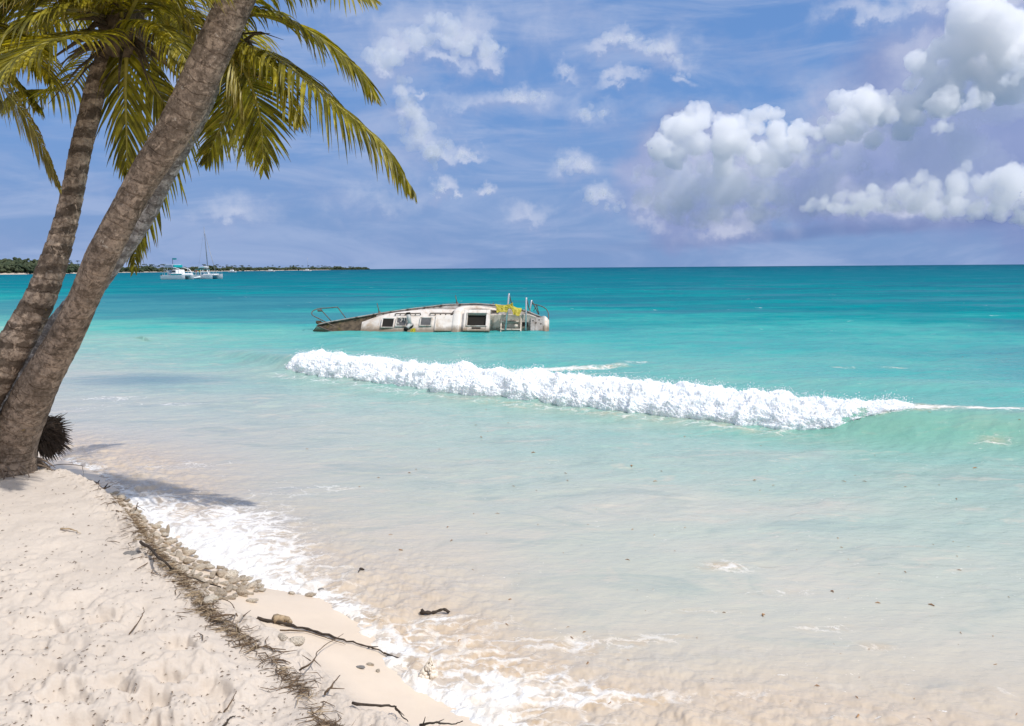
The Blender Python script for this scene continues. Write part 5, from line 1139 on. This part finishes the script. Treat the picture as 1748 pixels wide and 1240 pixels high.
poly = [(172, 828), (198, 835), (232, 868), (262, 895), (285, 912), (318, 942), (360, 966), (415, 985), (452, 1000), (448, 1014), (408, 1020), (360, 1030), (330, 1012), (294, 980), (258, 942), (232, 905), (205, 865)]
LR = 'pale coral stones jammed along the eroded edge of the sand'
cells = []
tries = 0
while len(cells) < 230 and tries < 20000:
    tries += 1; x = random.uniform(175, 455); y = random.uniform(842, 1032)
    if not inside(poly, x, y): continue
    s_ = random.choice([6, 7, 8, 10, 12, 14]) * (.66 + .5 * (y - 840) / 190)
    if any((x - a) ** 2 + ((y - b_) * 1.5) ** 2 < ((s_ + c_) * .58) ** 2 for a, b_, c_ in cells): continue
    cells.append((x, y, s_))
for i, (x, y, s_) in enumerate(cells):
    d_ = 2.2 * 1400 / (y - 457); putrock(random.choice(rocks), x, y, s_ * 1.5 / 1400 * d_ * .72, 'coral_stone', 'pale coral stone among the rubble between dry sand and foam', 'pale coral rubble at the waterline', sink=random.uniform(.15, .5))
def RK(px, py, sp, label, sq=(1, .7, .5), mat=mrock, name='coral_stone', seed=0, **k):
    return putrock(rockmesh(200 + seed + int(px), sq, .2, mat), px, py, sp / 1400 * (2.1 * 1400 / (py - 457)), name, label, **k)
RK(287, 913, 9, 'narrow pale stone standing on end above the rubble', (.5, .4, 1.5), rot=(0, .15, .3), sink=.9)
RK(275, 897, 11, 'brownish stone with foam around it, beside the upright stone', (1, .5, .6))
RK(392, 987, 19, 'largest pitted coral stone at the seaward end of the rubble', (1, .75, .55))
RK(227, 946, 17, 'rounded grey stone half buried in the dry sand beside the rubble', (1, .6, .42), mgst, 'beach_stone', cat_='stone', rot=(0, .1, .2), sink=-.12)
RK(28, 817, 12, 'larger of the two black stones on the sand by the thick trunk', (1, .6, .45), mgst, 'beach_stone', rot=(0, 0, .1)); RK(44, 828, 8, 'small black stone in front of the larger one by the thick trunk', (1, .6, .3), mgst, 'beach_stone', rot=(0, 0, .1))
RK(46, 813, 10, 'flat pale grey stone touching the foot of the thick trunk', (1, .5, .25), mgst, 'beach_stone', rot=(0, 0, 0))
RK(127, 824, 10, 'dark stone on the sand brink beside the twig tangle', (1, .6, .45), mgst, 'beach_stone', rot=(0, 0, .1))
RK(143, 823, 8, 'grey stone right of the dark one on the brink', (1, .6, .45), mgst, 'beach_stone')
RK(505, 1101, 17, 'large cracked stone held in the crumbling lower bank', (1, .7, .6)); RK(484, 1092, 12, 'smaller stone left of the cracked one in the lower bank', (1, .7, .6))
RK(430, 1028, 13, 'knobbly pale coral stone lying apart on the wet sand', (1, .5, .35), rot=(0, 0, .2))
RK(530, 1018, 13, 'flat brown stone at the foam edge', (1, .5, .35), rot=(0, 0, 0)); RK(548, 1009, 8, 'dark round stone wetted by foam behind the flat brown one', (1, .8, .8), mgst, 'beach_stone')
RK(498, 1014, 9, 'small pale stone left of the flat brown one', (1, .6, .4))
RK(616, 1141, 11, 'flat dark grey stone on smooth wet sand', (1, .5, .2), mgst, 'beach_stone', rot=(0, 0, 0)); RK(632, 1136, 8, 'pitted light stone next to the flat dark one', (1, .6, .5)); RK(645, 1147, 7, 'small pitted stone at the foam edge beside two others', (1, .6, .5))
qs = P(731, 1158, .03); ms = MB(); rd = random.Random(77)
for k in range(150):
    u = rd.random(); a = rd.uniform(0, 6.28); rr0 = .055 * (1 - u) ** 1.3; ell(ms, (math.cos(a) * rr0 + .02 * u, math.sin(a) * rr0 * .7, u * .13), .012 * (1.2 - u) * rd.uniform(.6, 1.3), 6)
msp = flat_mat('silty_splash', (.74, .66, .55), .4, .08, 20, spec=.5); o = ms.build('splash', msp, None, True); o.location = (qs[0], qs[1], sea_z(qs[0], qs[1]) - .005); tag(o, 'small pointed splash of silty water at the foam edge', 'splash', kind='stuff')
for k, (x, y, s_) in enumerate(((372, 1016, 8), (362, 1022, 6), (440, 1000, 5), (462, 1002, 5), (418, 1004, 6))): RK(x, y, s_, 'small loose coral stone strewn beyond the seaward end of the rubble', group='loose stones past the rubble', seed=k)
def sp(px, py, lift=.01):
    zz = .4
    for _ in range(5): w = P(px, py, zz + lift); zz = land_z(w[0], w[1])
    return P(px, py, zz + lift)
def stick(name, pts, r_, mat, label, lift=.012, branches=(), group=None, cat_='driftwood'):
    W = [sp(x, y, lift if len(q) == 0 else q[0]) for x, y, *q in pts]; o0 = W[0].copy(); c_ = cat(W, max(8, len(W) * 4)) - o0; k = len(c_)
    rd_ = random.Random(int(pts[0][0] * 7 + pts[0][1])); c_ += np.array([[rd_.gauss(0, r_ * .5), rd_.gauss(0, r_ * .5), 0] for _ in range(k)])
    mb = MB(); mb.tube(c_, [r_ * (1.1 - .75 * i / k) * rd_.uniform(.8, 1.2) for i in range(k)], 6)
    for br in branches:
        B = [sp(x, y, q[0] if q else lift) - o0 for x, y, *q in br]; B = cat(B, 8); mb.tube(B, [r_ * (.7 - .5 * i / 8) for i in range(8)], 5)
    o = mb.build(name, mat, None, True); o.location = o0; return tag(o, label, cat_, group)
stick('driftwood_branch', [(437, 1055), (468, 1062), (505, 1070), (545, 1080), (583, 1092), (618, 1101), (645, 1110), (662, 1119)], .010, mtw2, 'long thin dark branch lying across the wet sand', .014, [[(628, 1105), (646, 1104, .03)], [(655, 1115), (683, 1124)]])
stick('driftwood_log', [(470, 1055), (485, 1058), (500, 1061)], .032, mtw3, 'short thick pale piece of wood beside the long dark branch', .03)
stick('driftwood_twig', [(360, 1053), (392, 1050, .05), (425, 1052, .03), (440, 1058)], .006, mcl2, 'twiggy branch bridging the sand edge above the long dark branch', .03, [[(405, 1052, .05), (395, 1030, .05), (378, 1022, .03)], [(415, 1052, .05), (428, 1042, .06)], [(400, 1051, .04), (380, 1060)]])
stick('driftwood_twig', [(510, 1145, .02), (535, 1128, .06), (546, 1108, .06), (585, 1083, .05)], .005, mcl2, 'bare twig standing out of the lower bank behind the cracked stone', .03, [[(530, 1128, .06), (515, 1118, .05)], [(535, 1126, .06), (548, 1138, .05)]])
stick('driftwood_twig', [(478, 1076), (520, 1078), (560, 1090), (590, 1100)], .005, mcl2, 'thin curved twig just below the long dark branch', .015)
stick('driftwood_twig', [(554, 1186, .02), (566, 1170, .06), (580, 1153, .06)], .006, mcl2, 'forked dark twig sticking up from the crumbling brink', .03, [[(563, 1175, .06), (588, 1176, .05)]])
stick('driftwood_branch', [(600, 1201), (640, 1204, .03), (672, 1206, .04), (682, 1218), (698, 1232)], .007, mtw2, 'curved dark twig reaching from the brink onto wet sand, bottom of the picture', .02, [[(672, 1205, .04), (690, 1222)]])
stick('driftwood_branch', [(718, 1238), (745, 1234, .04), (775, 1236, .03), (790, 1231, .05)], .006, mtw2, 'spiky twig at the bottom edge of the picture', .02, [[(722, 1238), (726, 1224, .07)], [(745, 1234, .04), (758, 1228, .03)]])
stick('driftwood_twig', [(222, 1082), (236, 1062, .03), (246, 1045, .04), (244, 1037, .06)], .004, mcl2, 'single slender twig standing in the trampled dry sand', .01)
stick('driftwood_twig', [(103, 903), (118, 903), (128, 906), (136, 911)], .006, mtw3, 'short bent pale twig on the smooth upper sand', .01)
stick('driftwood_twig', [(383, 1215), (395, 1198, .02), (403, 1180, .03)], .004, mcl2, 'slender twig leaning near the lower sand edge', .01); stick('driftwood_twig', [(382, 1240), (392, 1226), (404, 1222)], .005, mtw2, 'dark twig cut by the bottom edge of the picture', .01)
stick('driftwood_twig', [(232, 873, .03), (234, 862, .12), (236, 858, .16)], .006, mcl2, 'short twig standing upright among the upper rubble', .02, [[(234, 864, .1), (248, 872, .03)]])
stick('driftwood_branch', [(140, 815, .02), (160, 824, .05), (175, 835, .04), (187, 830, .07)], .016, mtw2, 'dark knotted branch lying on the brink above the rubble', .03, [[(165, 828, .05), (170, 820, .1)], [(178, 834, .04), (184, 826, .09)]])
stick('driftwood_branch', [(240, 925, .05), (262, 940, .06), (290, 968, .05), (335, 990, .04), (375, 1002, .03)], .010, mtw2, 'long dark branch lying along the foot of the rubble', .03, [[(262, 940, .06), (280, 934, .05)], [(285, 962, .05), (272, 950, .07)]])
stick('driftwood_twig', [(70, 795, .03), (85, 782, .1), (92, 779, .14)], .006, mcl2, 'dead flower stalk rising beside the foot of the thick trunk', .02); stick('driftwood_twig', [(80, 797, .03), (105, 793, .1), (138, 795, .12), (141, 799, .1), (143, 813, .02)], .005, mcl2, 'arching dry stem ending over the brink', .02)
# dark wet branch washing in the shallows, seaweed flecks
q = P(742, 1046, .03); mb = MB(); mb.tube(cat([(-.14, .03, .0), (-.09, -.02, .03), (-.02, .0, .015), (.04, .02, .03), (.09, .03, .04), (.14, .01, .01)], 20), [.012 + .014 * abs(math.sin(i * .9)) * (1 if i < 9 else .5) for i in range(20)], 8); mb.tube([(-.1, 0, .02), (-.13, .02, .05)], .014, 6)
o = mb.build('driftwood_branch', mtw2, None, True); o.scale = (.78, .78, .6); o.location = (q[0], q[1], sea_z(q[0], q[1])); tag(o, 'black waterlogged branch floating in the creamy shallows', 'driftwood')
q = P(616, 976, .03); mb = MB(); mb.box((0, .02, .02), (.05, .04, .03), None, .008); mb.box((.03, .01, .015), (.04, .03, .02), None, .006); mb.tube([(-.02, -.10, .01), (-.0, .02, .03)], .007, 5); o = mb.build('driftwood_twig', mtw2, None, True); o.scale = (.6, .6, .6); o.location = (q[0], q[1], sea_z(q[0], q[1])); tag(o, 'small dark scrap floating in the foam behind the rubble', 'driftwood')
def flecks(name, n, area, szr, mat, label, cat_, onsea, dens=None, lift=.004, thin=(.08, .3)):
    V = []; Fq = []; X_ = []; Y_ = []
    while len(X_) < n:
        x = random.uniform(*area[0]); y = random.uniform(*area[1])
        if dens and not dens(x, y): continue
        X_.append(x); Y_.append(y)
    Wp = np.array([P(x, y, .0 if onsea else .62) for x, y in zip(X_, Y_)])
    if onsea: dd, _ = polyd(swash, Wp[:, 0], Wp[:, 1]); Zs = sea_height(Wp[:, 0], Wp[:, 1], -dd)
    else: Zs, _, _ = land_height(Wp[:, 0].copy(), Wp[:, 1].copy())
    mb = MB()
    for (x, y, _), z in zip(Wp, Zs):
        L_ = random.uniform(*szr); a = random.uniform(0, math.pi); c_, s_ = math.cos(a), math.sin(a); w_ = L_ * random.uniform(*thin); b_ = random.uniform(-.3, .3) * L_
        mb.tube([(x - c_ * L_ / 2, y - s_ * L_ / 2, z + lift), (x + b_ * s_, y - b_ * c_, z + lift + w_ * .5), (x + c_ * L_ / 2, y + s_ * L_ / 2, z + lift)], [w_ * .3, w_ * .5, w_ * .15], 4, False)
        if random.random() < .3: mb.tube([(x, y, z + lift), (x - s_ * L_ * .4, y + c_ * L_ * .4, z + lift + .006)], [w_ * .3, w_ * .1], 4, False)
    return tag(mb.build(name, mat), label, cat_, kind='stuff')
def crest_x(y): return float(np.interp(y, [803, 822, 852, 890, 932, 965, 996, 1028, 1052, 1076, 1108, 1145, 1172, 1200, 1222, 1243], [110, 155, 190, 218, 240, 272, 312, 352, 410, 462, 505, 538, 560, 590, 640, 700]))
msw = flat_mat('seaweed_fleck', (.34, .19, .09), .8, .4, 20)
flecks('sand_litter', 1500, ((0, 700), (815, 1245)), (.003, .022), mcl2, 'dark bits of dry leaf and twig scattered over the dry sand', 'litter', False, lambda x, y: x < crest_x(y) - 6 and random.random() < .35 + .65 * (y - 800) / 440)
flecks('bank_litter', 1500, ((60, 760), (795, 1245)), (.03, .15), mcl2, 'tangle of dry stems and roots along the eroded sand brink', 'litter', False, lambda x, y: (abs(x - crest_x(y) - 8) < random.gauss(0, 1) ** 2 * 8 + 4) and (y < 1060 or 1085 < y < 1115 or (1150 < y < 1200 and random.random() < .7) or random.random() < .12), .008, (.02, .06))
flecks('bank_litter', 900, ((60, 760), (795, 1245)), (.03, .13), mtw3, 'straw coloured dry stems mixed in along the eroded sand brink', 'litter', False, lambda x, y: (abs(x - crest_x(y) - 8) < random.gauss(0, 1) ** 2 * 5 + 4) and (y < 1050 or random.random() < .15), .012, (.02, .06))
flecks('seaweed_flecks', 90, ((560, 1748), (800, 1238)), (.008, .05), msw, 'brown seaweed flecks drifting on the milky shallow water', 'seaweed', True, lambda x, y: x > 560 + (y - 800) * .75, .002)
flecks('seaweed_flecks', 45, ((500, 1748), (610, 830)), (.02, .07), msw, 'reddish seaweed flecks drifting round the breaking wave', 'seaweed', True, None, .004)
